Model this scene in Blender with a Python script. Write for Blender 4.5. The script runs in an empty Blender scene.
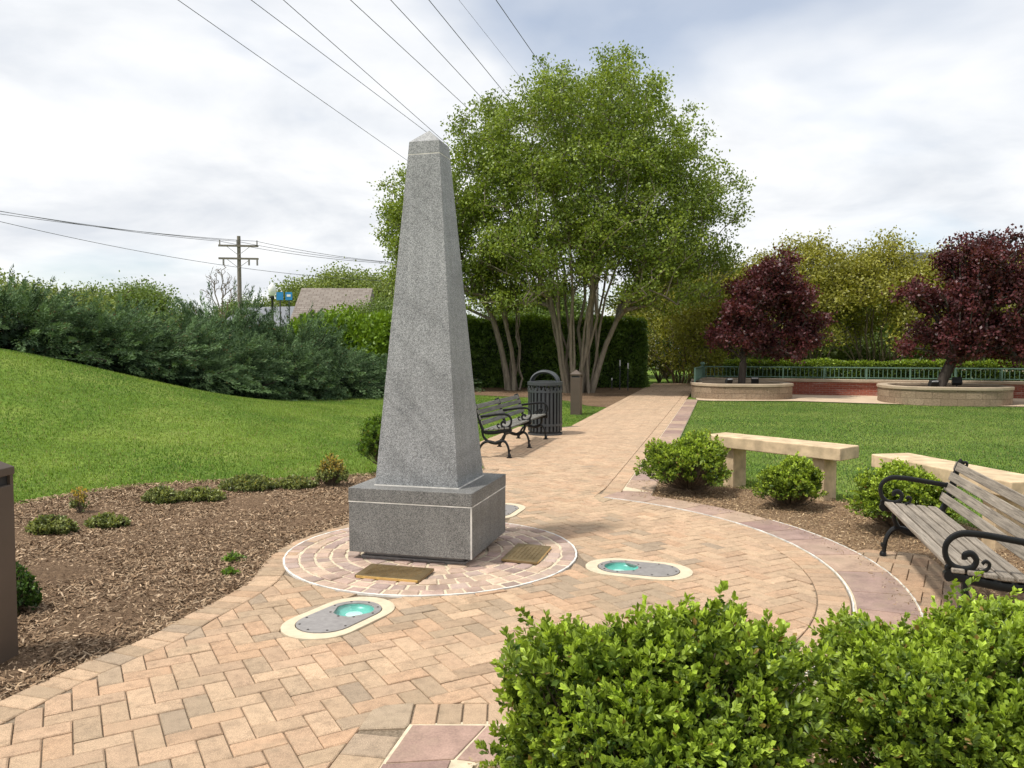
import bpy, bmesh, math, random
import numpy as np
from mathutils import Vector, Matrix
R = math.radians
rng = np.random.default_rng(7)
random.seed(7)
S = bpy.context.scene
COL = S.collection

# ------------------------------------------------------------------ frame of the place
DX, DY = 0.258, 0.966            # direction of the path
def st(s, t):                    # path coordinates (s across, t along) -> world xy
    return (s*DY + t*DX, -s*DX + t*DY)
CX, CY, CR = -0.62, 5.95, 2.95   # the round plaza
OX, OY = -0.63, 6.27             # the obelisk
TH = math.atan2(-0.258, 0.966)

def hgt(x, y):                   # the grassy mound on the left
    x = np.asarray(x, float); y = np.asarray(y, float)
    g = 1.8*np.exp(-((x+12)**2 + (y-15)**2)/32.0)
    return g*np.clip((-x-1.3)/3.0, 0, 1)

# ------------------------------------------------------------------ object helpers
def tag(o, label=None, cat=None, group=None, kind=None):
    if label: o['label'] = label
    if cat: o['category'] = cat
    if group: o['group'] = group
    if kind: o['kind'] = kind
    return o

def link(o, parent=None):
    COL.objects.link(o)
    if parent is not None: o.parent = parent
    return o

def empty(name, loc=(0,0,0), rz=0.0, label=None, cat=None, group=None, scale=None):
    o = bpy.data.objects.new(name, None)
    o.location = loc; o.rotation_euler = (0, 0, rz); o.empty_display_size = .2
    if scale: o.scale = scale
    link(o); return tag(o, label, cat, group)

def np_mesh(name, V, F, mat, parent=None, cols=None, smooth=False, vals=None):
    """V (n,3); F (m,k) int array of one face size, or list of such arrays"""
    V = np.asarray(V, np.float32)
    Fs = F if isinstance(F, list) else [F]
    Fs = [np.asarray(f, np.int32) for f in Fs if len(f)]
    me = bpy.data.meshes.new(name)
    me.vertices.add(len(V)); me.vertices.foreach_set('co', V.ravel())
    loops = np.concatenate([f.ravel() for f in Fs])
    tot = np.concatenate([np.full(len(f), f.shape[1], np.int32) for f in Fs])
    start = np.concatenate([[0], np.cumsum(tot)[:-1]]).astype(np.int32)
    me.loops.add(len(loops)); me.loops.foreach_set('vertex_index', loops)
    me.polygons.add(len(tot)); me.polygons.foreach_set('loop_start', start); me.polygons.foreach_set('loop_total', tot)
    if smooth: me.polygons.foreach_set('use_smooth', np.ones(len(tot), bool))
    if cols is not None:
        a = me.attributes.new('col', 'FLOAT_COLOR', 'POINT')
        c = np.ones((len(V), 4), np.float32); c[:, :3] = cols
        a.data.foreach_set('color', c.ravel())
    me.update(calc_edges=True); me.validate()
    me.materials.append(mat)
    o = bpy.data.objects.new(name, me)
    return link(o, parent)

def copy_tree(o, parent=None):
    c = o.copy(); COL.objects.link(c)
    if parent is not None: c.parent = parent
    for ch in list(o.children): copy_tree(ch, c)
    return c

def catmull(pts, n=6):
    P = [np.array(p, float) for p in pts]
    P = [2*P[0]-P[1]] + P + [2*P[-1]-P[-2]]
    out = []
    for i in range(1, len(P)-2):
        for k in range(n):
            t = k/n
            out.append(.5*((2*P[i]) + (-P[i-1]+P[i+1])*t + (2*P[i-1]-5*P[i]+4*P[i+1]-P[i+2])*t*t + (-P[i-1]+3*P[i]-3*P[i+1]+P[i+2])*t**3))
    out.append(P[-2]); return out

class MB:
    def __init__(s): s.V = []; s.F = []; s.C = []
    def add(s, V, F, c=(1,1,1)):
        b = len(s.V); s.V += [tuple(v) for v in V]; s.F += [tuple(i+b for i in f) for f in F]; s.C += [c]*len(V)
    def box(s, c, d, rz=0, rx=0, ry=0, col=(1,1,1), taper=1.0):
        M = Matrix.Translation(c) @ Matrix.Rotation(rz, 4, 'Z') @ Matrix.Rotation(ry, 4, 'Y') @ Matrix.Rotation(rx, 4, 'X')
        V = []
        for z in (-1, 1):
            k = 1 if z < 0 else taper
            for x, y in ((-1,-1),(1,-1),(1,1),(-1,1)):
                V.append(M @ Vector((x*d[0]/2*k, y*d[1]/2*k, z*d[2]/2)))
        s.add(V, [(3,2,1,0),(4,5,6,7),(0,1,5,4),(1,2,6,5),(2,3,7,6),(3,0,4,7)], col)
    def prism(s, poly, z0, z1, col=(1,1,1)):
        n = len(poly)
        V = [(p[0], p[1], z0) for p in poly] + [(p[0], p[1], z1) for p in poly]
        s.add(V, [tuple(range(n-1, -1, -1)), tuple(range(n, 2*n))] + [(i, (i+1)%n, (i+1)%n+n, i+n) for i in range(n)], col)
    def tube(s, pts, rad, seg=8, col=(1,1,1), caps=True, flat=None):
        P = [np.array(p, float) for p in pts]; n = len(P)
        r = [rad]*n if (isinstance(rad, tuple) or not hasattr(rad, '__len__')) else rad
        T = [P[min(i+1, n-1)]-P[max(i-1, 0)] for i in range(n)]
        T = [t/(np.linalg.norm(t)+1e-9) for t in T]
        a = np.array([0,0,1.]) if abs(T[0][2]) < .9 else np.array([1.,0,0])
        if flat is not None: a = np.array(flat, float)
        u = a - T[0]*a.dot(T[0]); u /= np.linalg.norm(u)
        V = []
        for i in range(n):
            u = u - T[i]*u.dot(T[i]); u /= np.linalg.norm(u)+1e-9
            w = np.cross(T[i], u)
            rr = r[i] if hasattr(r[i], '__len__') else (r[i], r[i])
            for k in range(seg):
                an = 2*math.pi*k/seg
                V.append(P[i] + u*math.cos(an)*rr[0] + w*math.sin(an)*rr[1])
        F = [(i*seg+k, i*seg+(k+1)%seg, (i+1)*seg+(k+1)%seg, (i+1)*seg+k) for i in range(n-1) for k in range(seg)]
        if caps: F += [tuple(range(seg-1, -1, -1)), tuple((n-1)*seg+k for k in range(seg))]
        s.add(V, F, col)
    def cyl(s, c, r, h, seg=24, col=(1,1,1), r2=None):
        r2 = r if r2 is None else r2
        s.tube([c, (c[0], c[1], c[2]+h)], [r, r2], seg, col, flat=(1,0,0))
    def lathe(s, prof, c=(0,0,0), seg=20, col=(1,1,1)):
        n = len(prof)
        V = [(c[0]+r*math.cos(2*math.pi*k/seg), c[1]+r*math.sin(2*math.pi*k/seg), c[2]+z) for r, z in prof for k in range(seg)]
        F = [(i*seg+k, i*seg+(k+1)%seg, (i+1)*seg+(k+1)%seg, (i+1)*seg+k) for i in range(n-1) for k in range(seg)]
        F += [tuple(range(seg-1, -1, -1)), tuple((n-1)*seg+k for k in range(seg))]
        s.add(V, F, col)
    def build(s, name, mat, parent=None, smooth=False, bevel=0, seg=2, attr=False):
        me = bpy.data.meshes.new(name); me.from_pydata([tuple(map(float, v)) for v in s.V], [], s.F)
        if attr:
            a = me.attributes.new('col', 'FLOAT_COLOR', 'POINT')
            a.data.foreach_set('color', np.array([tuple(c)+(1,) for c in s.C], np.float32).ravel())
        bm = bmesh.new(); bm.from_mesh(me); bmesh.ops.recalc_face_normals(bm, faces=bm.faces); bm.to_mesh(me); bm.free()
        me.materials.append(mat)
        if smooth: me.polygons.foreach_set('use_smooth', np.ones(len(me.polygons), bool)); me.set_sharp_from_angle(angle=R(40))
        o = bpy.data.objects.new(name, me); link(o, parent)
        if bevel:
            m = o.modifiers.new('bevel', 'BEVEL'); m.width = bevel; m.segments = seg; m.limit_method = 'ANGLE'
        return o

# ------------------------------------------------------------------ materials
class NT:
    def __init__(s, name):
        s.m = bpy.data.materials.new(name); s.m.use_nodes = True; s.t = s.m.node_tree; s.t.nodes.clear()
        s.out = s.n('ShaderNodeOutputMaterial')
    def n(s, k, **kw):
        nd = s.t.nodes.new(k)
        for a, v in kw.items(): setattr(nd, a, v)
        return nd
    def l(s, a, b): s.t.links.new(a, b)
    def coord(s): return s.n('ShaderNodeTexCoord').outputs['Object']
    def noise(s, scale, detail=4, rough=.55, vec=None, out='Fac', dist=0):
        n = s.n('ShaderNodeTexNoise'); n.inputs['Scale'].default_value = scale; n.inputs['Detail'].default_value = detail
        n.inputs['Roughness'].default_value = rough; n.inputs['Distortion'].default_value = dist
        s.l(vec if vec is not None else s.coord(), n.inputs['Vector']); return n.outputs[out]
    def ramp(s, fac, stops, interp='LINEAR'):
        r = s.n('ShaderNodeValToRGB'); e = r.color_ramp.elements; r.color_ramp.interpolation = interp
        while len(e) < len(stops): e.new(.5)
        for i, (p, c) in enumerate(stops):
            e[i].position = p; e[i].color = (c[0], c[1], c[2], 1) if hasattr(c, '__len__') else (c, c, c, 1)
        s.l(fac, r.inputs[0]); return r.outputs[0]
    def mix(s, f, a, b, mode='MIX'):
        m = s.n('ShaderNodeMix', data_type='RGBA', blend_type=mode)
        for i, v in ((0, f), (6, a), (7, b)):
            if isinstance(v, bpy.types.NodeSocket): s.l(v, m.inputs[i])
            elif i == 0: m.inputs[0].default_value = v
            else: m.inputs[i].default_value = (v[0], v[1], v[2], 1)
        return m.outputs[2]
    def attr(s): return s.n('ShaderNodeAttribute', attribute_name='col').outputs['Color']
    def bump(s, h, strength=.3, dist=.01):
        b = s.n('ShaderNodeBump'); b.inputs['Strength'].default_value = strength; b.inputs['Distance'].default_value = dist
        s.l(h, b.inputs['Height']); return b.outputs[0]
    def pbr(s, col, rough=.8, bump=None, metal=0, spec=.5, **kw):
        p = s.n('ShaderNodeBsdfPrincipled')
        if isinstance(col, bpy.types.NodeSocket): s.l(col, p.inputs['Base Color'])
        else: p.inputs['Base Color'].default_value = (col[0], col[1], col[2], 1)
        if isinstance(rough, bpy.types.NodeSocket): s.l(rough, p.inputs['Roughness'])
        else: p.inputs['Roughness'].default_value = rough
        p.inputs['Metallic'].default_value = metal; p.inputs['Specular IOR Level'].default_value = spec
        if bump is not None: s.l(bump, p.inputs['Normal'])
        for k, v in kw.items(): p.inputs[k].default_value = v
        return p
    def done(s, sh): s.l(sh.outputs[0], s.out.inputs[0]); return s.m

def mat_simple(name, col, rough=.6, metal=0, spec=.5, var=.15, nscale=8, bump=0):
    t = NT(name); n = t.noise(nscale, 5)
    c = t.mix(1, t.ramp(n, [(.3, 1-var), (.7, 1+var)]), col, 'MULTIPLY')
    b = t.bump(t.noise(nscale*6, 4), bump, .005) if bump else None
    return t.done(t.pbr(c, rough, b, metal, spec))

def mat_leaf(name, trans=.3, rough=.45, spec=.4, tint=(1.25, 1.2, .5)):
    t = NT(name); a = t.attr()
    p = t.pbr(a, rough, spec=spec)
    tr = t.n('ShaderNodeBsdfTranslucent'); t.l(t.mix(1, a, tint, 'MULTIPLY'), tr.inputs[0])
    m = t.n('ShaderNodeMixShader'); m.inputs[0].default_value = trans
    t.l(p.outputs[0], m.inputs[1]); t.l(tr.outputs[0], m.inputs[2])
    return t.done(m)

M = {}
M['leaf'] = mat_leaf('leaf')
M['leaf_gloss'] = mat_leaf('leaf_glossy', .3, .42, .35)
M['conifer'] = mat_leaf('conifer_needles', .12, .7, .2)
M['grass_blade'] = mat_leaf('grass_blade', .35, .6, .25, (1.1, 1.15, .5))

def granite(name, lo, hi, vein=True):
    t = NT(name); co = t.coord()
    v = t.n('ShaderNodeTexVoronoi'); v.inputs['Scale'].default_value = 185; t.l(co, v.inputs['Vector'])
    v2 = t.n('ShaderNodeTexVoronoi'); v2.inputs['Scale'].default_value = 330; t.l(co, v2.inputs['Vector'])
    g = t.n('ShaderNodeSeparateColor'); t.l(v.outputs['Color'], g.inputs[0])
    g2 = t.n('ShaderNodeSeparateColor'); t.l(v2.outputs['Color'], g2.inputs[0])
    c1 = t.ramp(g.outputs[0], [(.0, lo), (.22, [x*1.35 for x in lo]), (.45, [(a+b)/2 for a, b in zip(lo, hi)]), (1, hi)])
    c2 = t.ramp(g2.outputs[1], [(.0, .55), (.35, .85), (1, 1.25)])
    c = t.mix(1, c1, c2, 'MULTIPLY')
    big = t.noise(2.2, 5, .6)
    c = t.mix(1, c, t.ramp(big, [(.3, .84), (.7, 1.1)]), 'MULTIPLY')
    ms = t.n('ShaderNodeMapping'); ms.inputs['Scale'].default_value = (9, 9, .7); t.l(co, ms.inputs[0])
    c = t.mix(1, c, t.ramp(t.noise(1.5, 5, .6, vec=ms.outputs[0]), [(.35, .88), (.6, 1.04)]), 'MULTIPLY')
    if vein:
        mr = t.n('ShaderNodeMapping'); mr.inputs['Rotation'].default_value = (0, R(-42), 0); t.l(co, mr.inputs[0])
        mp = t.n('ShaderNodeMapping'); mp.inputs['Scale'].default_value = (.3, .3, 2.6); mp.inputs['Location'].default_value = (.3, 0, .4)
        t.l(mr.outputs[0], mp.inputs[0])
        vv = t.noise(1.4, 2, .4, vec=mp.outputs[0])
        c = t.mix(1, c, t.ramp(vv, [(.0, 1), (.53, 1), (.585, .84), (.64, 1)]), 'MULTIPLY')
    return t.done(t.pbr(c, .55, t.bump(g2.outputs[1], .06, .002), spec=.4))
M['granite'] = granite('grey_granite', (.15, .155, .16), (.4, .405, .41))
M['granite_dark'] = granite('dark_grey_granite', (.1, .1, .097), (.27, .265, .255))
M['granite_light'] = granite('light_granite', (.19, .195, .2), (.42, .42, .42), False)
M['mortar_white'] = mat_simple('white_mortar', (.6, .58, .54), .9, var=.3, nscale=12)
M['mortar_cream'] = mat_simple('cream_mortar', (.55, .47, .34), .9, var=.2, nscale=20, bump=.3)

def paver_mat(name, sp=.35):
    t = NT(name); a = t.attr()
    n1 = t.noise(260, 3, .7); n2 = t.noise(1.1, 4, .6); n3 = t.noise(18, 5, .7)
    c = t.mix(1, a, t.ramp(n1, [(.3, .5), (.48, .98), (.7, 1.5)]), 'MULTIPLY')
    c = t.mix(1, c, t.ramp(n3, [(.3, .7), (.5, 1.0), (.65, 1.08)]), 'MULTIPLY')
    c = t.mix(t.ramp(n2, [(.42, 0), (.72, .42)]), c, (.3, .235, .165))
    n4 = t.noise(5, 6, .75); c = t.mix(t.ramp(n4, [(.52, 0), (.7, .35)]), c, (.3, .235, .16))
    return t.done(t.pbr(c, .88, t.bump(n1, .5, .004), spec=.2))
M['paver'] = paver_mat('concrete_paver')
t = NT('joint_sand'); n = t.noise(90, 4)
M['joint'] = t.done(t.pbr(t.ramp(n, [(.3, (.1, .075, .05)), (.7, (.26, .2, .14))]), .95))
def stone_mat(name):
    t = NT(name); a = t.attr(); n = t.noise(7, 6, .65); n1 = t.noise(120, 3, .7)
    c = t.mix(1, a, t.ramp(n, [(.3, .7), (.5, .95), (.7, 1.2)]), 'MULTIPLY')
    c = t.mix(1, c, t.ramp(n1, [(.3, .78), (.7, 1.15)]), 'MULTIPLY')
    c = t.mix(t.ramp(t.noise(2.5, 5, .7), [(.45, 0), (.7, .5)]), c, (.33, .26, .18))
    return t.done(t.pbr(c, .8, t.bump(n, .25, .01), spec=.3))
M['flag'] = stone_mat('flagstone')

t = NT('lawn_grass'); n = t.noise(.55, 5, .6); n2 = t.noise(14, 6, .75)
c = t.ramp(n, [(.32, (.085, .155, .022)), (.5, (.125, .2, .03)), (.68, (.2, .26, .055))])
c = t.mix(1, c, t.ramp(n2, [(.3, .42), (.5, .9), (.72, 1.4)]), 'MULTIPLY')
c = t.mix(t.ramp(t.noise(2.6, 5, .7), [(.55, 0), (.72, .5)]), c, (.24, .27, .08))
M['lawn'] = t.done(t.pbr(c, .95, t.bump(n2, .6, .04), spec=.1))
def mulch_mat(name, a, b):
    t = NT(name); n = t.noise(45, 6, .75, dist=1.2); n2 = t.noise(.8, 4)
    c = t.ramp(n, [(.32, [x*.35 for x in a]), (.48, a), (.68, b)])
    c = t.mix(1, c, t.ramp(n2, [(.3, .75), (.7, 1.15)]), 'MULTIPLY')
    return t.done(t.pbr(c, .95, t.bump(n, .9, .03), spec=.1))
M['mulch'] = mulch_mat('brown_mulch', (.17, .11, .068), (.34, .235, .15))
M['mulch_tan'] = mulch_mat('tan_mulch', (.25, .165, .1), (.46, .33, .21))
t = NT('mulch_chips'); M['chip'] = t.done(t.pbr(t.attr(), .9, spec=.15))
M['concrete'] = mat_simple('tan_concrete', (.52, .395, .25), .88, var=.3, nscale=7, bump=.35)
M['walk'] = mat_simple('walkway_concrete', (.5, .385, .27), .9, var=.12, nscale=2, bump=.15)
M['collar'] = mat_simple('cream_concrete', (.55, .47, .34), .85, var=.12, nscale=14, bump=.2)
M['iron'] = mat_simple('black_iron', (.008, .0085, .009), .38, spec=.3, var=.2, nscale=20, bump=.1)
M['iron_grey'] = mat_simple('dark_grey_enamel', (.045, .05, .055), .45, spec=.5, var=.15, nscale=9)
M['liner'] = mat_simple('black_liner', (.012, .012, .013), .6)
M['brown_metal'] = mat_simple('brown_painted_metal', (.085, .062, .047), .5, spec=.4, var=.08, nscale=5)
M['green_metal'] = mat_simple('green_painted_metal', (.1, .18, .135), .5, spec=.4, var=.1)
M['bronze'] = None
t = NT('bronze_plaque'); co = t.coord()
w = t.n('ShaderNodeTexBrick'); w.inputs['Scale'].default_value = 1; w.inputs['Brick Width'].default_value = .013; w.inputs['Row Height'].default_value = .026
w.inputs['Mortar Size'].default_value = .006; w.offset = .37; t.l(co, w.inputs['Vector'])
nb = t.noise(60, 3)
c = t.ramp(t.noise(9, 4), [(.3, (.19, .135, .065)), (.7, (.3, .22, .115))])
M['bronze'] = t.done(t.pbr(c, .45, t.bump(nb, .35, .004), metal=.75))
M['bronze_bright'] = mat_simple('polished_bronze_edge', (.75, .55, .22), .3, metal=.8)
M['steel'] = mat_simple('dull_cast_plate', (.3, .28, .27), .5, metal=.35, var=.15, nscale=30, bump=.15)
t = NT('lens_glass'); tb_ = t.n('ShaderNodeBsdfTransparent'); tb_.inputs[0].default_value = (.8, 1, .97, 1); gb_ = t.n('ShaderNodeBsdfGlossy'); gb_.inputs['Roughness'].default_value = .04
mx_ = t.n('ShaderNodeMixShader'); fr_ = t.n('ShaderNodeFresnel'); fr_.inputs[0].default_value = 1.3; t.l(fr_.outputs[0], mx_.inputs[0]); t.l(tb_.outputs[0], mx_.inputs[1]); t.l(gb_.outputs[0], mx_.inputs[2]); M['glass'] = t.done(mx_)
M['lens_bowl'] = mat_simple('pale_teal_reflector', (.2, .46, .42), .3, metal=0, var=.2, nscale=8)
M['bolt'] = mat_simple('bolt_steel', (.1, .09, .085), .5, metal=.5)

def wood_mat(name, base, axis='X'):
    t = NT(name); co = t.coord(); a = t.attr()
    mp = t.n('ShaderNodeMapping'); mp.inputs['Scale'].default_value = (1.6, 42, 42); t.l(co, mp.inputs[0])
    n = t.noise(2.2, 6, .7, vec=mp.outputs[0], dist=.6); n2 = t.noise(3, 4)
    c = t.ramp(n, [(.3, [x*.3 for x in base]), (.46, [x*.8 for x in base]), (.7, [x*1.4 for x in base])])
    c = t.mix(1, c, a, 'MULTIPLY')
    c = t.mix(1, c, t.ramp(n2, [(.3, .8), (.7, 1.15)]), 'MULTIPLY')
    return t.done(t.pbr(c, .85, t.bump(n, .5, .003), spec=.2))
M['wood'] = wood_mat('weathered_wood', (.29, .255, .215))
M['wood_dark'] = wood_mat('grey_weathered_wood', (.2, .195, .18))

def block_mat(name, cols, bw, bh, mortar, ms=.008, stain=False, bevel=.5):
    t = NT(name); uv = t.n('ShaderNodeUVMap').outputs[0]
    b = t.n('ShaderNodeTexBrick'); b.inputs['Scale'].default_value = 1; b.inputs['Brick Width'].default_value = bw; b.inputs['Row Height'].default_value = bh
    b.inputs['Mortar Size'].default_value = ms; b.inputs['Mortar Smooth'].default_value = .3; b.inputs['Bias'].default_value = 0
    b.inputs['Color1'].default_value = (*cols[0], 1); b.inputs['Color2'].default_value = (*cols[1], 1); b.inputs['Mortar'].default_value = (*mortar, 1)
    t.l(uv, b.inputs['Vector'])
    n = t.noise(22, 6, .75); c = t.mix(1, b.outputs['Color'], t.ramp(n, [(.3, .7), (.5, 1), (.7, 1.25)]), 'MULTIPLY')
    if stain:
        m2 = t.n('ShaderNodeMapping'); m2.inputs['Scale'].default_value = (.55, 5, 1); t.l(uv, m2.inputs[0])
        sn = t.noise(1.6, 6, .8, vec=m2.outputs[0])
        c = t.mix(t.ramp(sn, [(.55, 0), (.66, .55)]), c, (.5, .42, .38))
    f = t.n('ShaderNodeMath', operation='SUBTRACT'); t.l(n, f.inputs[0]); t.l(b.outputs['Fac'], f.inputs[1])
    return t.done(t.pbr(c, .9, t.bump(f.outputs[0], bevel, .02), spec=.2))
M['brick'] = block_mat('red_brick', ((.24, .065, .045), (.33, .1, .065)), .21, .07, (.33, .22, .18), .007, True)
M['block'] = block_mat('split_face_block', ((.24, .175, .12), (.31, .235, .165)), .42, .2, (.2, .145, .1), .006, False, 1)
M['cap'] = mat_simple('limestone_cap', (.38, .3, .215), .85, var=.12, nscale=4, bump=.2)
M['bark'] = None
def bark(name, a, b):
    t = NT(name); co = t.coord(); mp = t.n('ShaderNodeMapping'); mp.inputs['Scale'].default_value = (6, 6, 1.2); t.l(co, mp.inputs[0])
    n = t.noise(2, 6, .7, vec=mp.outputs[0])
    return t.done(t.pbr(t.ramp(n, [(.3, a), (.7, b)]), .85, t.bump(n, .5, .02), spec=.2))
M['bark'] = bark('smooth_grey_bark', (.13, .105, .08), (.32, .275, .21))
M['bark_dark'] = bark('dark_bark', (.03, .024, .02), (.08, .065, .055))
M['bark_mid'] = bark('brown_bark', (.1, .075, .05), (.2, .16, .115))
M['pole_wood'] = bark('utility_pole_wood', (.16, .14, .12), (.26, .23, .2))
M['wire'] = mat_simple('wire_cable', (.05, .05, .055), .6)
M['white_paint'] = mat_simple('white_paint', (.75, .75, .73), .6)
M['globe'] = mat_simple('frosted_globe', (.8, .8, .78), .3)
M['black_paint'] = mat_simple('black_paint', (.02, .02, .02), .5)
M['shingle'] = block_mat('brown_shingles', ((.19, .165, .145), (.25, .22, .195)), .5, .22, (.14, .11, .09), .02)
M['roof_grey'] = mat_simple('grey_roof', (.16, .17, .19), .85)
M['roof_dark'] = mat_simple('dark_slate_roof', (.05, .055, .065), .8)
M['stucco'] = mat_simple('beige_wall', (.45, .38, .3), .9)
M['stucco_white'] = mat_simple('pale_wall', (.62, .62, .6), .9)
M['window'] = mat_simple('window_glass', (.04, .05, .06), .1)
M['blue'] = mat_simple('blue_sign_face', (.02, .22, .5), .5)
M['petal'] = mat_leaf('white_petal', .3, .6, .2, (1, 1, 1))
M['lamp_glass'] = mat_simple('spot_lens', (.7, .72, .75), .15, metal=.3)

# ------------------------------------------------------------------ 2-D region tools
def poly_sd(poly):
    P = np.array(poly, float); Q = np.roll(P, -1, 0)
    def f(x, y):
        x = np.atleast_1d(np.asarray(x, float)); y = np.atleast_1d(np.asarray(y, float))
        d = np.full(x.shape, 1e9); ins = np.zeros(x.shape, bool)
        for (ax, ay), (bx, by) in zip(P, Q):
            ex, ey = bx-ax, by-ay; L = ex*ex+ey*ey+1e-12
            k = np.clip(((x-ax)*ex+(y-ay)*ey)/L, 0, 1)
            d = np.minimum(d, np.hypot(x-ax-k*ex, y-ay-k*ey))
            c = ((ay > y) != (by > y)) & (x < (bx-ax)*(y-ay)/((by-ay) if by != ay else 1e-12)+ax)
            ins ^= c
        return np.where(ins, d, -d)
    return f
def disk(cx, cy, r): return lambda x, y: r-np.hypot(np.asarray(x, float)-cx, np.asarray(y, float)-cy)
def stad(cx, cy, ux, uy, hl, r):
    a = hl-r
    def f(x, y):
        dx = np.asarray(x, float)-cx; dy = np.asarray(y, float)-cy
        k = np.clip(dx*ux+dy*uy, -a, a)
        return r-np.hypot(dx-k*ux, dy-k*uy)
    return f
def clip(poly, fv):              # keep where f > 0; fv values at the vertices
    out = []; n = len(poly)
    for i in range(n):
        a, b = poly[i], poly[(i+1) % n]; fa, fb = fv[i], fv[(i+1) % n]
        if fa > 0: out.append(a)
        if (fa > 0) != (fb > 0):
            k = fa/(fa-fb); out.append((a[0]+(b[0]-a[0])*k, a[1]+(b[1]-a[1])*k))
    return out
def area(p): return .5*abs(sum(p[i][0]*p[(i+1)%len(p)][1]-p[(i+1)%len(p)][0]*p[i][1] for i in range(len(p))))
def shrink(p, g):
    cx = sum(q[0] for q in p)/len(p); cy = sum(q[1] for q in p)/len(p); out = []
    for x, y in p:
        d = math.hypot(x-cx, y-cy); k = max(0, d-g*1.25)/(d+1e-9); out.append((cx+(x-cx)*k, cy+(y-cy)*k))
    return out

class Tiles:
    """bevelled flat stones collected into one mesh"""
    def __init__(s): s.V = []; s.F = []; s.C = []
    def tile(s, p, zt, col, bev=.006, depth=.03, tilt=0):
        n = len(p); b = len(s.V); q = shrink(p, bev)
        tx, ty = random.gauss(0, tilt), random.gauss(0, tilt)
        cx = sum(v[0] for v in p)/n; cy = sum(v[1] for v in p)/n
        f = lambda v: tx*(v[0]-cx)+ty*(v[1]-cy)
        s.V += [(v[0], v[1], zt-depth) for v in p] + [(v[0], v[1], zt-bev*.8+f(v)) for v in p] + [(v[0], v[1], zt+f(v)) for v in q]
        for k in (0, n):
            s.F += [(b+k+i, b+k+(i+1)%n, b+k+n+(i+1)%n, b+k+n+i) for i in range(n)]
        s.F.append(tuple(b+2*n+i for i in range(n)))
        s.C += [tuple(col)]*(3*n)
    def build(s, name, mat, parent=None):
        me = bpy.data.meshes.new(name); me.from_pydata(s.V, [], s.F)
        a = me.attributes.new('col', 'FLOAT_COLOR', 'POINT')
        a.data.foreach_set('color', np.array([c+(1,) for c in s.C], np.float32).ravel())
        me.materials.append(mat); o = bpy.data.objects.new(name, me); return link(o, parent)

def noise2(x, y, sc, seed=0):    # cheap smooth value noise
    v = 0
    for k in range(5):
        a = 1.7*k+seed*2.3; v += math.sin(sc*(x*math.cos(a)+y*math.sin(a))*(1+.37*k)+seed*5.1+k*2.1)
    return v/5

# paved outline
ring = lambda r, a0, a1, n: [(CX+r*math.cos(R(a0+(a1-a0)*i/n)), CY+r*math.sin(R(a0+(a1-a0)*i/n))) for i in range(n+1)]
left_edge = [(-.36,10.4),(-.62,9.6),(-.86,8.8),(-1.12,8.0),(-1.42,7.3),(-1.7,6.8),(-1.84,6.4),(-1.87,5.9),(-1.82,5.45),(-1.87,5.05),(-1.98,4.65),(-2.02,4.4),(-2.15,4.08),(-2.25,3.85),(-2.33,3.58),(-2.55,2.8),(-2.75,2),(-2.9,0),(-3,-2.5)]
left_edge = [tuple(p) for p in catmull(left_edge, 3)]
outline = ([(-.75,-2.5),(-.7,.5),(-.6,2.4),(-.5,3.0),(-.436,3.315),(.0,3.32),(.45,3.33),(.85,3.42)] + ring(CR, -48, 55.2, 36)
           + [st(-1.08, 9), st(-1.08, 36), st(-3.0, 36), st(-3.0, 15.9), st(-3.25, 15.6), st(-4.0, 15.5), st(-4.0, 11.15), st(-3.45, 11.0)] + left_edge)
sdP = poly_sd(outline)
lights = [(-1.03, 4.66, .48, .877), (.92, 5.68, -.94, .34), (-.14, 7.72, -.3, -.954)]
cuts = [disk(OX, OY-.07, 1.15)] + [stad(a, b, c, d, .395, .235) for a, b, c, d in lights]
joint_band = poly_sd([st(-1.33, 8.4), st(-1.33, 36.5), st(-1.0, 36.5), st(-1.0, 8.4)])
EW = .2
def sdH(x, y):
    v = sdP(x, y)-EW
    for c in cuts: v = np.minimum(v, -c(x, y))
    return v

def paver_col(x, y, grey=0.0):
    far = min(1, max(0, (y-8)/9))
    r = random.random()
    g = .5+.5*noise2(x, y, 1.3, 3)
    near_ob = math.exp(-((math.hypot(x-OX, y-OY)-1.5)/.5)**2)
    pg = .07+.2*g*(1-far)+.3*near_ob+grey*.8 - .16*max(0, min(1, (x+.3)/2))
    if r < pg: c = random.choice([(.38,.28,.19),(.35,.265,.185),(.39,.285,.19),(.33,.255,.185),(.38,.27,.18)])
    elif r < pg+.18: c = random.choice([(.47,.305,.195),(.45,.295,.19),(.48,.315,.2)])
    else: c = random.choice([(.49,.345,.23),(.46,.325,.215),(.5,.355,.235),(.44,.305,.205),(.48,.325,.215)])
    av = (.485,.345,.235); k = .7*far+.12*(1-far)
    b = random.gauss(.93, .045)
    return tuple((a*(1-k)+q*k)*b for a, q in zip(c, av))

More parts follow.
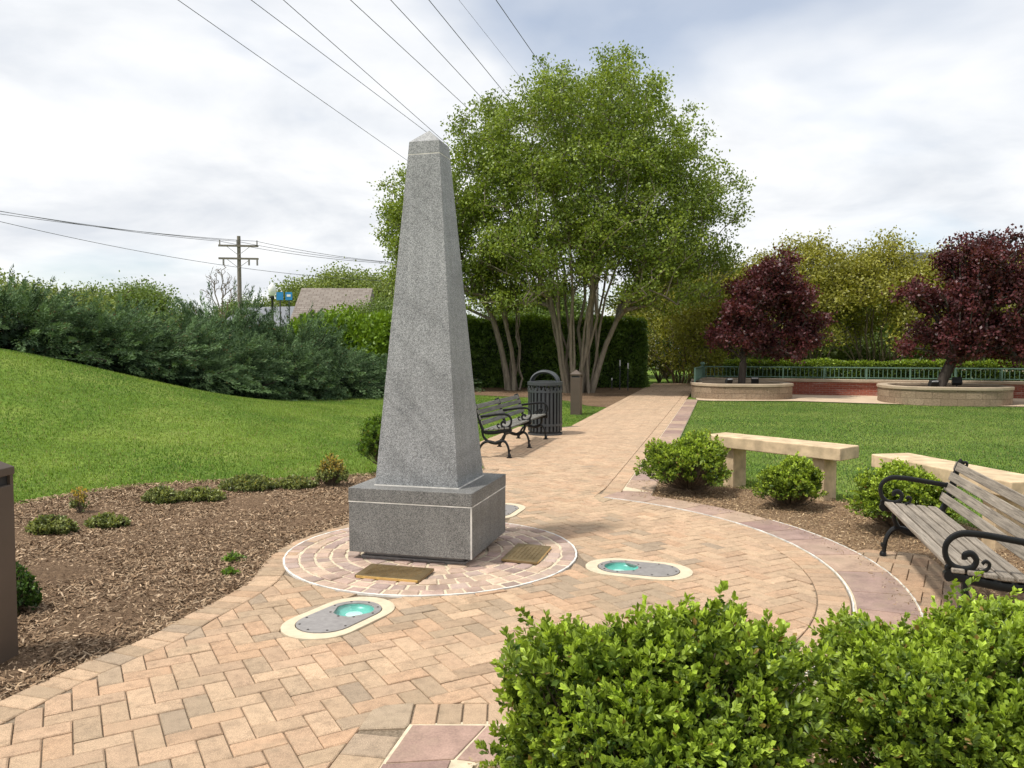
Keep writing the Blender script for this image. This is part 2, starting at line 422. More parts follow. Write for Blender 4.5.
def herring(T, sd, W, ang, bbox, zt, colf, gap=.0025):
    ca, sa = math.cos(ang), math.sin(ang)
    x0, y0, x1, y1 = bbox
    cs = [(x*ca+y*sa, -x*sa+y*ca) for x in (x0, x1) for y in (y0, y1)]
    i0 = int(min(c[0] for c in cs)/W)-2; i1 = int(max(c[0] for c in cs)/W)+2
    j0 = int(min(c[1] for c in cs)/W)-2; j1 = int(max(c[1] for c in cs)/W)+2
    rect = []
    for i in range(i0, i1):
        for j in range(j0, j1):
            c = (i-j) % 4
            if c == 0: rect.append((i, j, 2, 1))
            elif c == 3: rect.append((i, j, 1, 2))
    A = np.array(rect, float)
    ctr = (A[:, :2]+A[:, 2:]/2)*W
    wx = ctr[:, 0]*ca-ctr[:, 1]*sa; wy = ctr[:, 0]*sa+ctr[:, 1]*ca
    ok = (wx > x0) & (wx < x1) & (wy > y0) & (wy < y1)
    A = A[ok]; wx = wx[ok]; wy = wy[ok]
    ok = sd(wx, wy) > -W*1.2; A = A[ok]; wx = wx[ok]; wy = wy[ok]
    corners = []
    for dx, dy in ((0,0),(1,0),(1,1),(0,1)):
        u = (A[:, 0]+dx*A[:, 2])*W + (gap if dx == 0 else -gap); v = (A[:, 1]+dy*A[:, 3])*W + (gap if dy == 0 else -gap)
        corners.append((u*ca-v*sa, u*sa+v*ca))
    X = np.stack([c[0] for c in corners], 1); Y = np.stack([c[1] for c in corners], 1)
    FV = sd(X.ravel(), Y.ravel()).reshape(X.shape)-gap
    for k in range(len(A)):
        if FV[k].max() <= 0: continue
        p = list(zip(X[k].tolist(), Y[k].tolist()))
        if FV[k].min() <= 0:
            p = clip(p, FV[k].tolist())
            if len(p) < 3 or area(p) < W*W*.12: continue
        T.tile(p, zt+random.gauss(0, .0012), colf(wx[k], wy[k]), tilt=.006)

def course(T, path, w, pitch, zt, colf, side=1, gap=.0035):
    """bricks laid side by side along a polyline, width w to its left (side=1) or right"""
    P = np.array(path, float); seg = np.hypot(*(P[1:]-P[:-1]).T); L = np.concatenate([[0], np.cumsum(seg)])
    n = int(L[-1]/pitch)
    def at(d):
        d = min(max(d, 0), L[-1]-1e-6); i = int(np.searchsorted(L, d, 'right')-1); i = min(i, len(P)-2)
        k = (d-L[i])/seg[i]; return P[i]*(1-k)+P[i+1]*k
    def nrm(d):
        a, b = at(d-.12), at(d+.12); v = b-a; v /= np.linalg.norm(v)+1e-9; return np.array([-v[1], v[0]])*side
    for k in range(n):
        d0 = k*pitch+gap; d1 = (k+1)*pitch-gap
        a, b = at(d0), at(d1); na, nb = nrm(d0), nrm(d1)
        q = [tuple(a+na*gap), tuple(b+nb*gap), tuple(b+nb*(w-gap)), tuple(a+na*(w-gap))]
        if side < 0: q = q[::-1]
        T.tile(q, zt+random.gauss(0, .001), colf(a[0], a[1]), tilt=.004)

ZP = .035
# ------------------------------------------------------------------ GROUND
def axis_pts():
    a = np.concatenate([-np.geomspace(1500, 30, 18), np.arange(-29.5, 30, .5), np.geomspace(30, 1500, 18)])
    return a
ax = axis_pts(); gx, gy = np.meshgrid(ax, ax+10, indexing='ij')
gz = hgt(gx, gy)-.002
n = len(ax); V = np.stack([gx.ravel(), gy.ravel(), gz.ravel()], 1)
I = np.arange(n*n).reshape(n, n)
F = np.stack([I[:-1, :-1].ravel(), I[1:, :-1].ravel(), I[1:, 1:].ravel(), I[:-1, 1:].ravel()], 1)
o = np_mesh('ground', V, F, M['lawn'], smooth=True); tag(o, kind='structure')

def sheet(name, poly, zoff, mat, step=.25, bump=0, kind='structure', holes=()):
    sd0 = poly_sd(poly); sd = (lambda x, y: np.minimum.reduce([sd0(x, y)]+[-h(x, y) for h in holes])) if holes else sd0; P = np.array(poly)
    xs = np.arange(P[:, 0].min()-step, P[:, 0].max()+step*2, step); ys = np.arange(P[:, 1].min()-step, P[:, 1].max()+step*2, step)
    X, Y = np.meshgrid(xs, ys, indexing='ij'); D = sd(X.ravel(), Y.ravel()).reshape(X.shape)
    idx = {}; V = []; F = []
    def vid(p):
        k = (round(p[0], 4), round(p[1], 4))
        if k not in idx: idx[k] = len(V); V.append(p)
        return idx[k]
    for i in range(len(xs)-1):
        for j in range(len(ys)-1):
            d = [D[i, j], D[i+1, j], D[i+1, j+1], D[i, j+1]]
            if max(d) <= 0: continue
            p = [(xs[i], ys[j]), (xs[i+1], ys[j]), (xs[i+1], ys[j+1]), (xs[i], ys[j+1])]
            if min(d) <= 0:
                p = clip(p, d)
                if len(p) < 3: continue
            f = [vid(q) for q in p]
            g = []
            for q in f:
                if not g or g[-1] != q: g.append(q)
            if len(g) > 2 and g[0] == g[-1]: g = g[:-1]
            if len(g) > 2: F.append(tuple(g))
    A = np.array(V); D = sd(A[:, 0], A[:, 1])
    Z = hgt(A[:, 0], A[:, 1])+zoff
    if bump:
        nz = np.array([noise2(a, b, 2.1, 1)+.6*noise2(a, b, 5.5, 4) for a, b in V])
        Z += bump*np.clip(D/.3, 0, 1)*(1+nz)
    me = bpy.data.meshes.new(name); me.from_pydata([(a, b, float(z)) for (a, b), z in zip(V, Z)], [], F)
    me.polygons.foreach_set('use_smooth', np.ones(len(me.polygons), bool)); me.materials.append(mat)
    o = link(bpy.data.objects.new(name, me)); tag(o, kind=kind); return o, sd

mulch_left_poly = [(-2.7,.5),(-2.6,2.6),(-2.36,3.6)] + [p for p in left_edge[::-1] if p[1] > 3.7] + [(-.34,10.45),(-.9,10.5),(-2.0,9.95),(-2.58,9.6),(-3.46,9.33),(-4.2,8.84),(-4.6,8.37),(-4.95,7.8),(-5.5,6.6),(-5.9,5),(-5.8,3),(-5.2,1),(-4,0)]
def smoothpoly(p): return [tuple(q) for q in catmull(p+[p[0]], 3)][:-1]
_, sdML = sheet('mulch_bed', mulch_left_poly, .006, M['mulch'], .15, .022)
ra = lambda a, r: (CX+r*math.cos(R(a)), CY+r*math.sin(R(a)))
lawn_r = [ra(62, 4.0), ra(55, 4.3), ra(45, 4.55), ra(32, 4.75), ra(18, 4.95), ra(5, 5.1), ra(-10, 5.2), ra(-25, 5.3), ra(-40, 5.5)]
mulch_right_poly = [st(-.8, 9.0)] + ring(3.2, 55, -46, 30) + [(.9,3.1),(.4,3.02),(-.16,3.0),(-.3,2.4),(-.4,1.4),(-.4,.2),(6,.2)] + lawn_r[::-1]
_, sdMR = sheet('mulch_bed', mulch_right_poly, .008, M['mulch_tan'], .15, .012)
mulch_tree_poly = [st(-3.02, 21.0), st(-3.02, 32), (4.6, 33), (-3, 33), (-3.4, 29), (-1.2, 26.9), (.6, 25.6), (1.7, 24.0), (2.1, 22.0)]
_, sdMT = sheet('mulch_bed', mulch_tree_poly, .01, M['mulch'], .5, .01)
sheet('walkway', [st(-.76, 24.6), (8.5,23.9), (10.4,22.8), (13.7,21.7), (21,20.2), (22.5,23.0), (17.5,24.8), (6.6,28.4), st(-1.06, 31)], .022, M['walk'], .5)
# joint sand under the pavers
sheet('paving_joints', outline, .024, M['joint'], .1, holes=[stad(a, b, c, d, .31, .18) for a, b, c, d in lights])

# pavers
T = Tiles()
herring(T, sdH, .110, R(29.6), (-3.2, -1.0, 10, 37), ZP, paver_col)
le = [p for p in left_edge if p[1] > -1.2]
course(T, le, EW, .110, ZP, lambda x, y: paver_col(x, y, .25), 1)
course(T, ring(CR, -48, 55.2, 60), EW, .110, ZP, lambda x, y: paver_col(x, y, -.1), 1)
course(T, [(-.436,3.315),(.0,3.32),(.45,3.33),(.85,3.42),(1.3,3.72)], EW, .110, ZP, lambda x, y: paver_col(x, y, .2), 1)
course(T, [(-.7,.5),(-.6,2.4),(-.5,3.0),(-.45,3.28)], EW, .17, ZP, lambda x, y: paver_col(x, y, .6), 1)
course(T, [st(-1.08, 8.42), st(-1.08, 36)], EW, .110, ZP, paver_col, 1)
course(T, [st(-3.0, 36), st(-3.0, 15.9)], EW, .110, ZP, paver_col, 1)
course(T, [st(-3.4, 11.0), (-.36, 10.4)], EW, .110, ZP, paver_col, 1)
course(T, [st(-4.0, 15.5), st(-4.0, 11.15)], EW, .110, ZP, paver_col, 1)
T.tile([(-.442,3.325),(-.445,3.525),(-.62,3.49),(-.652,3.275),(-.455,3.29)], ZP, (.36,.28,.2)); T.tile([st(-1.05,8.44),(1.06,8.36),(.95,8.2),st(-1.37,8.22),st(-1.34,8.62),st(-1.2,8.6)], ZP-.004, (.4,.3,.2))
tag(T.build('plaza_paving', M['paver']), kind='structure')

# brick pad under the right bench
pad_poly = [(2.69,6.3),(3.25,6.12),(3.05,5.2),(2.8,4.3),(2.45,3.5),(1.95,3.65)]+ring(3.345, -38, 5, 12)
sheet('pad_joints', pad_poly, .02, M['joint'], .25)
T = Tiles(); sdpad = poly_sd(pad_poly)
herring(T, sdpad, .112, R(60), (1.5, 3, 3.6, 6.5), ZP, lambda x, y: tuple(v*.82 for v in paver_col(x, y, .35)))
tag(T.build('bench_pad', M['paver']), kind='structure')

# cobble circle
T = Tiles(); KX, KY = OX, OY-.07
pink = [(.42,.3,.25),(.37,.26,.225),(.47,.34,.27),(.34,.25,.22),(.5,.37,.28),(.41,.31,.27)]
r = .315
while r < 1.1:
    w = .118
    nn = int(2*math.pi*(r+w/2)/.135); a0 = random.random()
    edges = [a0+2*math.pi*(k+random.uniform(-.14, .14))/nn for k in range(nn)]
    for k in range(nn):
        a, b = edges[k], edges[(k+1) % nn]+(2*math.pi if k == nn-1 else 0)
        g = .0085; ga = g/(r+w/2)
        j = lambda: random.uniform(-.009, .008)
        q = []
        for an in np.linspace(a+ga, b-ga, 3): q.append((KX+(r+g+j())*math.cos(an), KY+(r+g+j())*math.sin(an)))
        for an in np.linspace(b-ga, a+ga, 3): q.append((KX+(r+w-g+j())*math.cos(an), KY+(r+w-g+j())*math.sin(an)))
        c = random.choice(pink); bb = random.gauss(1, .09)
        T.tile(q, ZP+.004+random.gauss(0, .002), tuple(x*bb for x in c), bev=.008, tilt=.012)
    r += w
tag(T.build('cobble_circle', M['flag']), kind='structure')
m = MB(); m.cyl((KX, KY, .0), 1.13, .032, 96); o = m.build('cobble_bed', M['mortar_cream']); tag(o, kind='structure')
def ring_strip(name, cx, cy, r0, r1, a0, a1, z0, z1, mat, n=72):
    V = []; F = []
    for i in range(n+1):
        a = R(a0+(a1-a0)*i/n)
        for rr, zz in ((r0, z0), (r0, z1), (r1, z1), (r1, z0)):
            rj = rr+random.uniform(-.003, .003)
            V.append((cx+rj*math.cos(a), cy+rj*math.sin(a), zz))
    for i in range(n):
        b = i*4
        for k in range(4): F.append((b+k, b+(k+1)%4, b+4+(k+1)%4, b+4+k))
    me = bpy.data.meshes.new(name); me.from_pydata(V, [], F); me.materials.append(mat)
    return tag(link(bpy.data.objects.new(name, me)), kind='structure')
ring_strip('mortar_line', KX, KY, 1.128, 1.144, 0, 360, .0, ZP+.003, M['mortar_white'], 120)
ring_strip('mortar_line', CX, CY, 2.955, 2.965, -47, 57, .0, ZP+.003, M['mortar_white'])
ring_strip('mortar_line', CX, CY, 3.337, 3.345, -38, 24, .0, ZP+.001, M['mortar_white'])

# red flagstone border
T = Tiles(); mauve = [(.31,.205,.17),(.35,.235,.19),(.28,.185,.16),(.36,.25,.2),(.41,.29,.215),(.31,.215,.185)]
a = -46
while a < 57:
    da = random.uniform(6, 11); b = min(a+da, 57.5)
    sk = random.uniform(-1.2, 1.2)
    q = [(CX+2.978*math.cos(R(x)), CY+2.978*math.sin(R(x))) for x in np.linspace(a+.12, b-.12, 5)] + [(CX+3.33*math.cos(R(x)), CY+3.33*math.sin(R(x))) for x in np.linspace(b-.12, a+.12, 5)]
    T.tile(q[::1], ZP+.002, random.choice(mauve), bev=.003, tilt=.001); a = b
tt = 8.35
while tt < 24.6:
    d = random.uniform(.35, .8)
    if tt > 8.9: T.tile([st(-1.07, tt), st(-.74, tt), st(-.74, tt+d-.012), st(-1.07, tt+d-.012)], ZP+.001, random.choice(mauve), bev=.003, tilt=.001)
    else: T.tile([st(-1.07, tt+.3), st(-.74, tt), st(-.74, tt+d-.012), st(-1.07, tt+d-.012)], ZP+.001, random.choice(mauve), bev=.003, tilt=.001)
    tt += d
for q in ([(-.425,3.305),(-.115,3.3),(-.23,3.03),(-.49,3.0)], [(-.105,3.3),(.09,3.3),(.1,3.02),(-.14,3.01),(-.215,3.03)], [(.1,3.3),(.45,3.31),(.45,3.04),(.11,3.02)], [(.46,3.31),(.85,3.4),(.9,3.1),(.46,3.04)],
          [(.87,3.4),(1.3,3.66),(1.45,3.4),(.92,3.1)], [(-.5,2.99),(-.24,3.02),(-.32,2.4),(-.6,2.4)], [(-.6,2.38),(-.32,2.38),(-.42,1.4),(-.66,1.4)]):
    T.tile(q, ZP+.002, random.choice(mauve[:4]), bev=.003)
tag(T.build('flagstone_border', M['flag']), kind='structure')
m = MB(); m.prism([(-.51,2.98),(-.44,3.322),(.85,3.425),(1.35,3.75),(1.5,3.35),(.9,3.06),(.4,3.0),(-.15,2.99),(-.28,2.4),(-.62,2.4)], .0, .031)
m.prism(ring(3.345, -46, 57.5, 40)+ring(2.955, 57.5, -46, 40), .0, .0305); m.prism([st(-1.085,8.9), st(-.735,8.4), st(-.735,24.6), st(-1.085,24.6)], .0, .029)
tag(m.build('border_mortar', M['mortar_cream']), kind='structure')

# mulch chips (stuff)
def scatter(sd, bbox, n, margin=.0):
    out = []
    while sum(len(o) for o in out) < n:
        x = rng.uniform(bbox[0], bbox[2], n*2); y = rng.uniform(bbox[1], bbox[3], n*2)
        k = sd(x, y) > margin; out.append(np.stack([x[k], y[k]], 1))
    return np.concatenate(out)[:n]
def chips(name, sd, bbox, n, cols, zoff, lab, lmax=.055):
    P = scatter(sd, bbox, n, -.02); n = len(P)
    # nearer the camera = kept, far = thinned
    L = .01+(lmax-.01)*rng.random(n)**2.2; W = L*rng.uniform(.07, .2, n)+.0018; an = rng.uniform(0, 2*np.pi, n); ti = rng.normal(0, .35, n)
    c = np.stack([P[:, 0], P[:, 1], hgt(P[:, 0], P[:, 1])+zoff+rng.uniform(0, .022, n)], 1)
    u = np.stack([np.cos(an)*np.cos(ti), np.sin(an)*np.cos(ti), np.sin(ti)], 1)
    w = np.stack([-np.sin(an), np.cos(an), rng.normal(0, .4, n)], 1)
    V = np.stack([c-u*L[:, None]/2-w*W[:, None]/2, c+u*L[:, None]/2-w*W[:, None]/2, c+u*L[:, None]/2+w*W[:, None]/2, c-u*L[:, None]/2+w*W[:, None]/2], 1).reshape(-1, 3)
    F = np.arange(4*n).reshape(-1, 4)
    C = np.array(cols)[rng.integers(0, len(cols), n)]*rng.uniform(.6, 1.3, n)[:, None]
    o = np_mesh(name, V, F, M['chip'], cols=np.repeat(C, 4, 0)); tag(o, lab, 'mulch', kind='stuff')
brn = [(.23,.152,.092),(.3,.205,.13),(.38,.275,.18),(.17,.11,.068),(.44,.33,.225),(.26,.175,.108),(.13,.085,.053),(.32,.225,.14)]
tanc = [(.33,.22,.125),(.42,.3,.175),(.5,.38,.24),(.24,.155,.085),(.36,.25,.145),(.16,.1,.055)]
chips('mulch_chips', sdML, (-6, 1, -.3, 10.6), 200000, brn, .018, 'brown shredded bark chips over the bed left of the obelisk')
chips('mulch_chips', lambda x, y: np.minimum(sdMR(x, y), -sdpad(x, y)), (-.4, .5, 5, 10), 70000, tanc, .018, 'tan shredded bark chips over the bed in front of the tan benches', .035)

# grass blades (stuff)
def blades(name, pts, hmin, hmax, w, lab, ca_, cb_):
    n = len(pts); z = hgt(pts[:, 0], pts[:, 1])
    h = rng.uniform(hmin, hmax, n); an = rng.uniform(0, 2*np.pi, n); lean = rng.uniform(.1, .9, n)
    b = np.stack([pts[:, 0], pts[:, 1], z-.005], 1)
    side = np.stack([np.cos(an), np.sin(an), np.zeros(n)], 1)*(w*rng.uniform(.6, 1.3, n))[:, None]
    la = an+np.pi/2+rng.normal(0, .5, n)
    tip = b+np.stack([np.cos(la)*lean*h, np.sin(la)*lean*h, h], 1)
    V = np.stack([b-side, b+side, tip], 1).reshape(-1, 3); F = np.arange(3*n).reshape(-1, 3)
    ns = np.zeros(n)
    for k in range(6):
        a = 1.3*k+.4; f = .5+.45*k; ns += np.sin(f*(pts[:, 0]*np.cos(a)+pts[:, 1]*np.sin(a))+2.2*k)/6*1.5
    n3 = sum(np.sin(f*(pts[:, 0]*np.cos(a)+pts[:, 1]*np.sin(a))+p) for f, a, p in ((2.9,.3,1),(3.7,1.4,2),(4.6,2.2,.4),(6.1,.9,3),(7.7,2.8,5)))/5
    t = np.clip(.4+ns*.6+.75*n3*(n3 > 0)+rng.normal(0, .22, n), 0, 1)[:, None]
    C = np.array(ca_)*(1-t)+np.array(cb_)*t
    C = C*rng.uniform(.5, 1.3, n)[:, None]
    dead = rng.random(n) < .05; C[dead] = (.32,.27,.12)
    o = np_mesh(name, V, F, M['grass_blade'], cols=np.repeat(C, 3, 0)); tag(o, lab, 'grass', kind='stuff')
def lawn_pts(n, x0, y0, x1, y1, power=1.0):
    # density falls with distance from the camera
    k = n*4; y = y0+(y1-y0)*rng.random(k)**1.5; x = rng.uniform(x0, x1, k)
    ok = (sdP(x, y) < -.01) & (np.hypot(x-CX, y-CY) > 3.42) & (sdML(x, y) < .03) & (sdMR(x, y) < .03) & (sdMT(x, y) < 0) & (np.abs(x) < .78*y+1.5)
    s = x*DY-y*DX; ok &= ~((s > -1.1) & (s < -.74) & (y > 8)); ok &= ~((y > 28.4-(x-6.6)*.33-.5) & (x > 6)) 
    ok &= ~((x > 4) & (y > 24.5-(x-5)*.3+.1))
    P = np.stack([x[ok], y[ok]], 1); return P[:n]
blades('grass', lawn_pts(300000, -13, 7, 3, 27), .018, .042, .006, 'short green turf blades over the mound and left lawn', (.1,.195,.028), (.25,.34,.065))
blades('grass', lawn_pts(160000, 1.5, 5, 17, 25), .018, .04, .006, 'short green turf blades over the lawn behind the tan benches', (.085,.16,.04), (.19,.25,.08))

# ------------------------------------------------------------------ OBELISK
ob = empty('obelisk', (OX-.018, OY+.01, 0), TH, 'tall tapering grey granite obelisk on a square two-tier granite base in the cobble circle', 'obelisk')
m = MB(); m.box((0, 0, .075), (.78, .74, .09)); m.box((0,0,.04),(.84,.8,.03)); m.build('footing', M['steel'], ob, bevel=.004)
m = MB(); m.box((0, 0, .285), (.98, .93, .38)); b0 = m.build('base_block', M['granite_dark'], ob, bevel=.004)
m = MB(); m.box((0, 0, .4795), (.983, .933, .0085)); m.build('mortar_joint', M['mortar_white'], ob)
m = MB(); m.box((.4865, -.4615, .285), (.01, .01, .375)); m.build('corner_seal', M['mortar_white'], ob)
m = MB(); m.box((0, 0, .534), (.985, .935, .1)); m.build('base_slab', M['granite_dark'], ob, bevel=.004)
m = MB(); m.box((0, 0, .588), (.685, .655, .008)); m.build('mortar_joint', M['mortar_white'], ob)
m = MB(); m.box((0,0,3.137),(.261,.249,.005)); m.build('mortar_joint', M['mortar_white'], ob)
def frust(m, z0, a0, b0, z1, a1, b1):
    V = [(x*a0/2, y*b0/2, z0) for x, y in ((-1,-1),(1,-1),(1,1),(-1,1))]+[(x*a1/2, y*b1/2, z1) for x, y in ((-1,-1),(1,-1),(1,1),(-1,1))]
    m.add(V, [(3,2,1,0),(4,5,6,7),(0,1,5,4),(1,2,6,5),(2,3,7,6),(3,0,4,7)])
m = MB(); frust(m, .592, .675, .645, 3.134, .262, .25); m.build('shaft', M['granite'], ob, bevel=.003)
m = MB(); frust(m, 3.14, .261, .249, 3.235, .246, .234); m.build('cap_block', M['granite'], ob, bevel=.002)
m = MB(); m.add([(-.123,-.117,3.2355),(.123,-.117,3.2355),(.123,.117,3.2355),(-.123,.117,3.2355),(0,0,3.345)], [(3,2,1,0),(0,1,4),(1,2,4),(2,3,4),(3,0,4)])
m.build('pyramid_top', M['granite_light'], ob)

# plaques
def plaque(loc, rz, label, tilt):
    e = empty('bronze_plaque', loc, rz, label, 'plaque', 'bronze plaques set in the cobbles round the obelisk')
    e.rotation_euler = (tilt, 0, rz)
    m = MB(); m.box((0, 0, .012), (.49, .275, .02)); m.build('plate', M['bronze'], e, bevel=.003)
    m = MB(); m.box((0, -.139, .011), (.46, .006, .016)); m.build('polished_edge', M['bronze_bright'], e)
    m = MB()
    for r_ in range(7):
        x = -.19
        while x < .18:
            w = random.uniform(.015, .05); w = min(w, .2-x)
            m.box((x+w/2, .095-r_*.031, .0235), (w, .009, .003)); x += w+.012
    m.build('raised_lettering', M['bronze'], e)
plaque((-.83, 5.525, ZP+.006), math.atan2(-.13, .47), 'bronze plaque lying in front of the obelisk, nearest the left in-ground light', R(1.5))
plaque((.115, 6.05, ZP+.006), math.atan2(.46, .125), 'bronze plaque lying beside the right face of the obelisk base', R(1.5))

# in-ground lights
def stadium(hl, r, n=14):
    a = hl-r
    return [(a+r*math.cos(x), r*math.sin(x)) for x in np.linspace(-math.pi/2, math.pi/2, n)]+[(-a+r*math.cos(x), r*math.sin(x)) for x in np.linspace(math.pi/2, 1.5*math.pi, n)]
def annulus(m, outer, inner, z0, z1):
    n = len(outer)
    V = [(p[0], p[1], z) for z in (z0, z1) for p in outer]+[(p[0], p[1], z) for z in (z0, z1) for p in inner]
    F = []
    for i in range(n):
        j = (i+1) % n
        F += [(i, j, n+j, n+i), (2*n+j, 2*n+i, 3*n+i, 3*n+j), (n+i, n+j, 3*n+j, 3*n+i)]
    m.add(V, F)
labs = ['in-ground light with teal lens in front of the obelisk, in the left foreground paving', 'in-ground light with teal lens right of the obelisk, above the foreground bush', 'in-ground light mostly hidden behind the obelisk base']
for (x, y, ux, uy), lb in zip(lights, labs):
    e = empty('ground_light', (x, y, ZP), math.atan2(uy, ux), lb, 'ground light', 'in-ground lights round the obelisk')
    m = MB(); annulus(m, stadium(.39, .23), stadium(.3, .172), -.03, .006); m.build('concrete_collar', M['collar'], e, bevel=.003)
    pl = stadium(.295, .168)
    circ = []
    # plate outline matched point for point with the lens circle
    for p in pl:
        d = math.atan2(p[1], p[0]-.125); circ.append((.125+.125*math.cos(d), .125*math.sin(d)))
    m = MB(); annulus(m, pl, circ, -.02, .01); m.build('cover_plate', M['steel'], e, bevel=.002)
    for bx_, by_ in stadium(.272, .148, 5)+[(.125+.14*math.cos(R(a)), .14*math.sin(R(a))) for a in range(140, 240, 40)]:
        m = MB(); m.cyl((bx_, by_, .009), .007, .004, 8); m.build('bolt', M['bolt'], e)
    m = MB(); m.lathe([(.02,-.034),(.06,-.0335),(.1,-.027),(.118,-.012),(.1245,.002)], (.125, 0, 0), 32); b = m.build('reflector', M['lens_bowl'], e, smooth=True)
    me = b.data
    bm = bmesh.new(); bm.from_mesh(me); bm.faces.ensure_lookup_table()
    top = max(bm.faces, key=lambda f: f.calc_center_median().z); bm.faces.remove(top); bmesh.ops.reverse_faces(bm, faces=bm.faces); bm.to_mesh(me); bm.free()
    m = MB(); m.lathe([(.05,-.0325),(.052,-.026),(.04,-.022),(.004,-.02)], (.14, .01, 0), 24); m.build('lamp', M['globe'], e, smooth=True)
    m = MB(); m.lathe([(.1235,-.004),(.12,.003),(.05,.007),(.004,.008)], (.125, 0, 0), 32); gl = m.build('glass_lens', M['glass'], e, smooth=True)
    bm = bmesh.new(); bm.from_mesh(gl.data); bm.faces.remove(max(bm.faces, key=lambda f: f.calc_area())); bm.to_mesh(gl.data); bm.free()

# ------------------------------------------------------------------ BENCHES
def iron_end(e, arm=True, grp='iron_frame'):
    m = MB(); x = 0
    P = lambda q: [(0, a, b if b < .43 else .43+(b-.43)*.8) for a, b in q]
    m.tube(catmull(P([(-.035,.405),(.1,.39),(.3,.365),(.44,.37),(.5,.43),(.545,.56),(.585,.72),(.625,.84),(.65,.87)]), 5), (.02, .028), 8, flat=(1,0,0))
    m.tube(catmull(P([(.07,.385),(.075,.31),(.13,.24),(.24,.21),(.38,.235),(.47,.3),(.5,.4)]), 5), (.019, .022), 8)
    m.tube(catmull(P([(.26,.212),(.15,.245),(.06,.235),(.005,.16),(-.012,.07),(-.015,.015)]), 5), (.021, .023), 8)
    m.tube(catmull(P([(.24,.212),(.38,.235),(.49,.2),(.56,.11),(.6,.012)]), 5), (.021, .023), 8)
    for yy in (-.02, .6): m.box((0, yy, .008), (.06, .085, .016)); m.tube([(0,yy,.02),(0,yy,.045),(0,yy,.06)], [.03,.033,.024], 8); m.tube([(0,yy+(.004 if yy < .3 else -.03),.1),(0,yy+(.004 if yy < .3 else -.035),.125)], [.029,.029], 8)
    m.tube([(-.02,-.035,.405),(.02,-.035,.405)], .03, 12)
    # scroll at top of the back
    m.tube(catmull(P([(.63,.85),(.68,.86),(.685,.83),(.65,.82)]), 4), .012, 6)
    m.tube(catmull(P([(.535,.55),(.57,.52),(.6,.55),(.58,.58)]), 4), .009, 6)
    f = m.build('end_frame', M['iron'], e, smooth=True)
    if arm:
        m = MB()
        m.tube(catmull(P([(.6,.63),(.47,.645),(.3,.67),(.14,.69),(.03,.685),(-.04,.63),(-.055,.55),(-.02,.475),(.05,.445),(.115,.465),(.135,.515),(.105,.555),(.065,.545),(.065,.515)]), 6), (.014, .019), 8, flat=(1,0,0))
        m.tube(catmull(P([(.09,.45),(.15,.435),(.2,.455),(.215,.49),(.19,.51),(.17,.49)]), 5), .011, 6)
        m.tube(catmull(P([(-.02,.43),(-.045,.45),(-.03,.47)]), 4), .014, 6)
        m.build('armrest', M['iron'], f, smooth=True)
    return f
def bench(loc, rz, length, frames, label, wood, group):
    e = empty('park_bench', loc, rz, label, 'bench', group, (1, .8, 1))
    for i, fx in enumerate(frames):
        f = iron_end(e); f.location = (fx, 0, 0)
    for k in range(5):
        y = -.01+.098*k; z = .437-.008*k-(.0 if k < 4 else -.004)
        m = MB(); b = random.uniform(.85, 1.12); m.box((0, y+.03, z), (length, .08, .026), rx=R(-3)); m.C = [(b, b*.99, b*.97)]*len(m.V)
        m.build('seat_slat', wood, e, bevel=.006, attr=True)
    for k in range(4):
        q = (k+.45)/4; y = .475+.15*q; z = .468+.315*q
        m = MB(); b = random.uniform(.85, 1.12); m.box((0, y, z), (length, .024, .068), rx=R(-24)); m.C = [(b, b*.99, b*.97)]*len(m.V)
        m.build('back_slat', wood, e, bevel=.006, attr=True)
    return e
F0 = np.array([2.80, 6.07]); N0 = np.array([2.28, 4.17]); mid = (F0+N0)/2; dd = (N0-F0); LL = np.linalg.norm(dd); dd /= LL
bench((mid[0]+.1, mid[1]+.02, .01), math.atan2(dd[1], dd[0]), LL, (-LL/2+.05, LL/2-.03), 'weathered slatted bench with black iron scroll arms on the brick pad at right', M['wood'], 'slatted benches with iron arms')
bx, by = st(-3.0, 12.25)
bench((bx, by, .035), math.atan2(DY, DX), 2.5, (-1.22, 0, 1.22), 'long grey slatted bench with three iron arms beside the slatted litter bin', M['wood_dark'], 'slatted benches with iron arms')

def slab_bench(p0, p1, wdt, zt, th, legs, label):
    p0 = np.array(p0, float); p1 = np.array(p1, float); d = p1-p0; L = np.linalg.norm(d); d /= L; nn = np.array([-d[1], d[0]])
    if nn.dot(np.array([CX, CY])-p0) > 0: nn = -nn
    c = (p0+p1)/2+nn*wdt/2
    e = empty('concrete_bench', (c[0], c[1], 0), math.atan2(d[1], d[0]), label, 'concrete bench', 'tan concrete slab benches round the plaza')
    m = MB(); m.box((0, 0, zt-th/2), (L, wdt, th)); m.build('seat', M['concrete'], e, bevel=.012, seg=3)
    for s in legs:
        m = MB(); m.box((s*(L/2-.28), 0, (zt-th)/2), (.14, wdt-.14, zt-th-.002), taper=1); m.build('leg', M['concrete'], e, bevel=.008)
slab_bench((2.3,9.37), (3.37,8.07), .4, .61, .135, (-1, 1), 'tan concrete slab bench between two round bushes, farther from the wooden bench')
slab_bench((3.5,7.66), (3.85,6.05), .42, .61, .13, (-1, 1), 'tan concrete slab bench directly behind the weathered wooden bench')

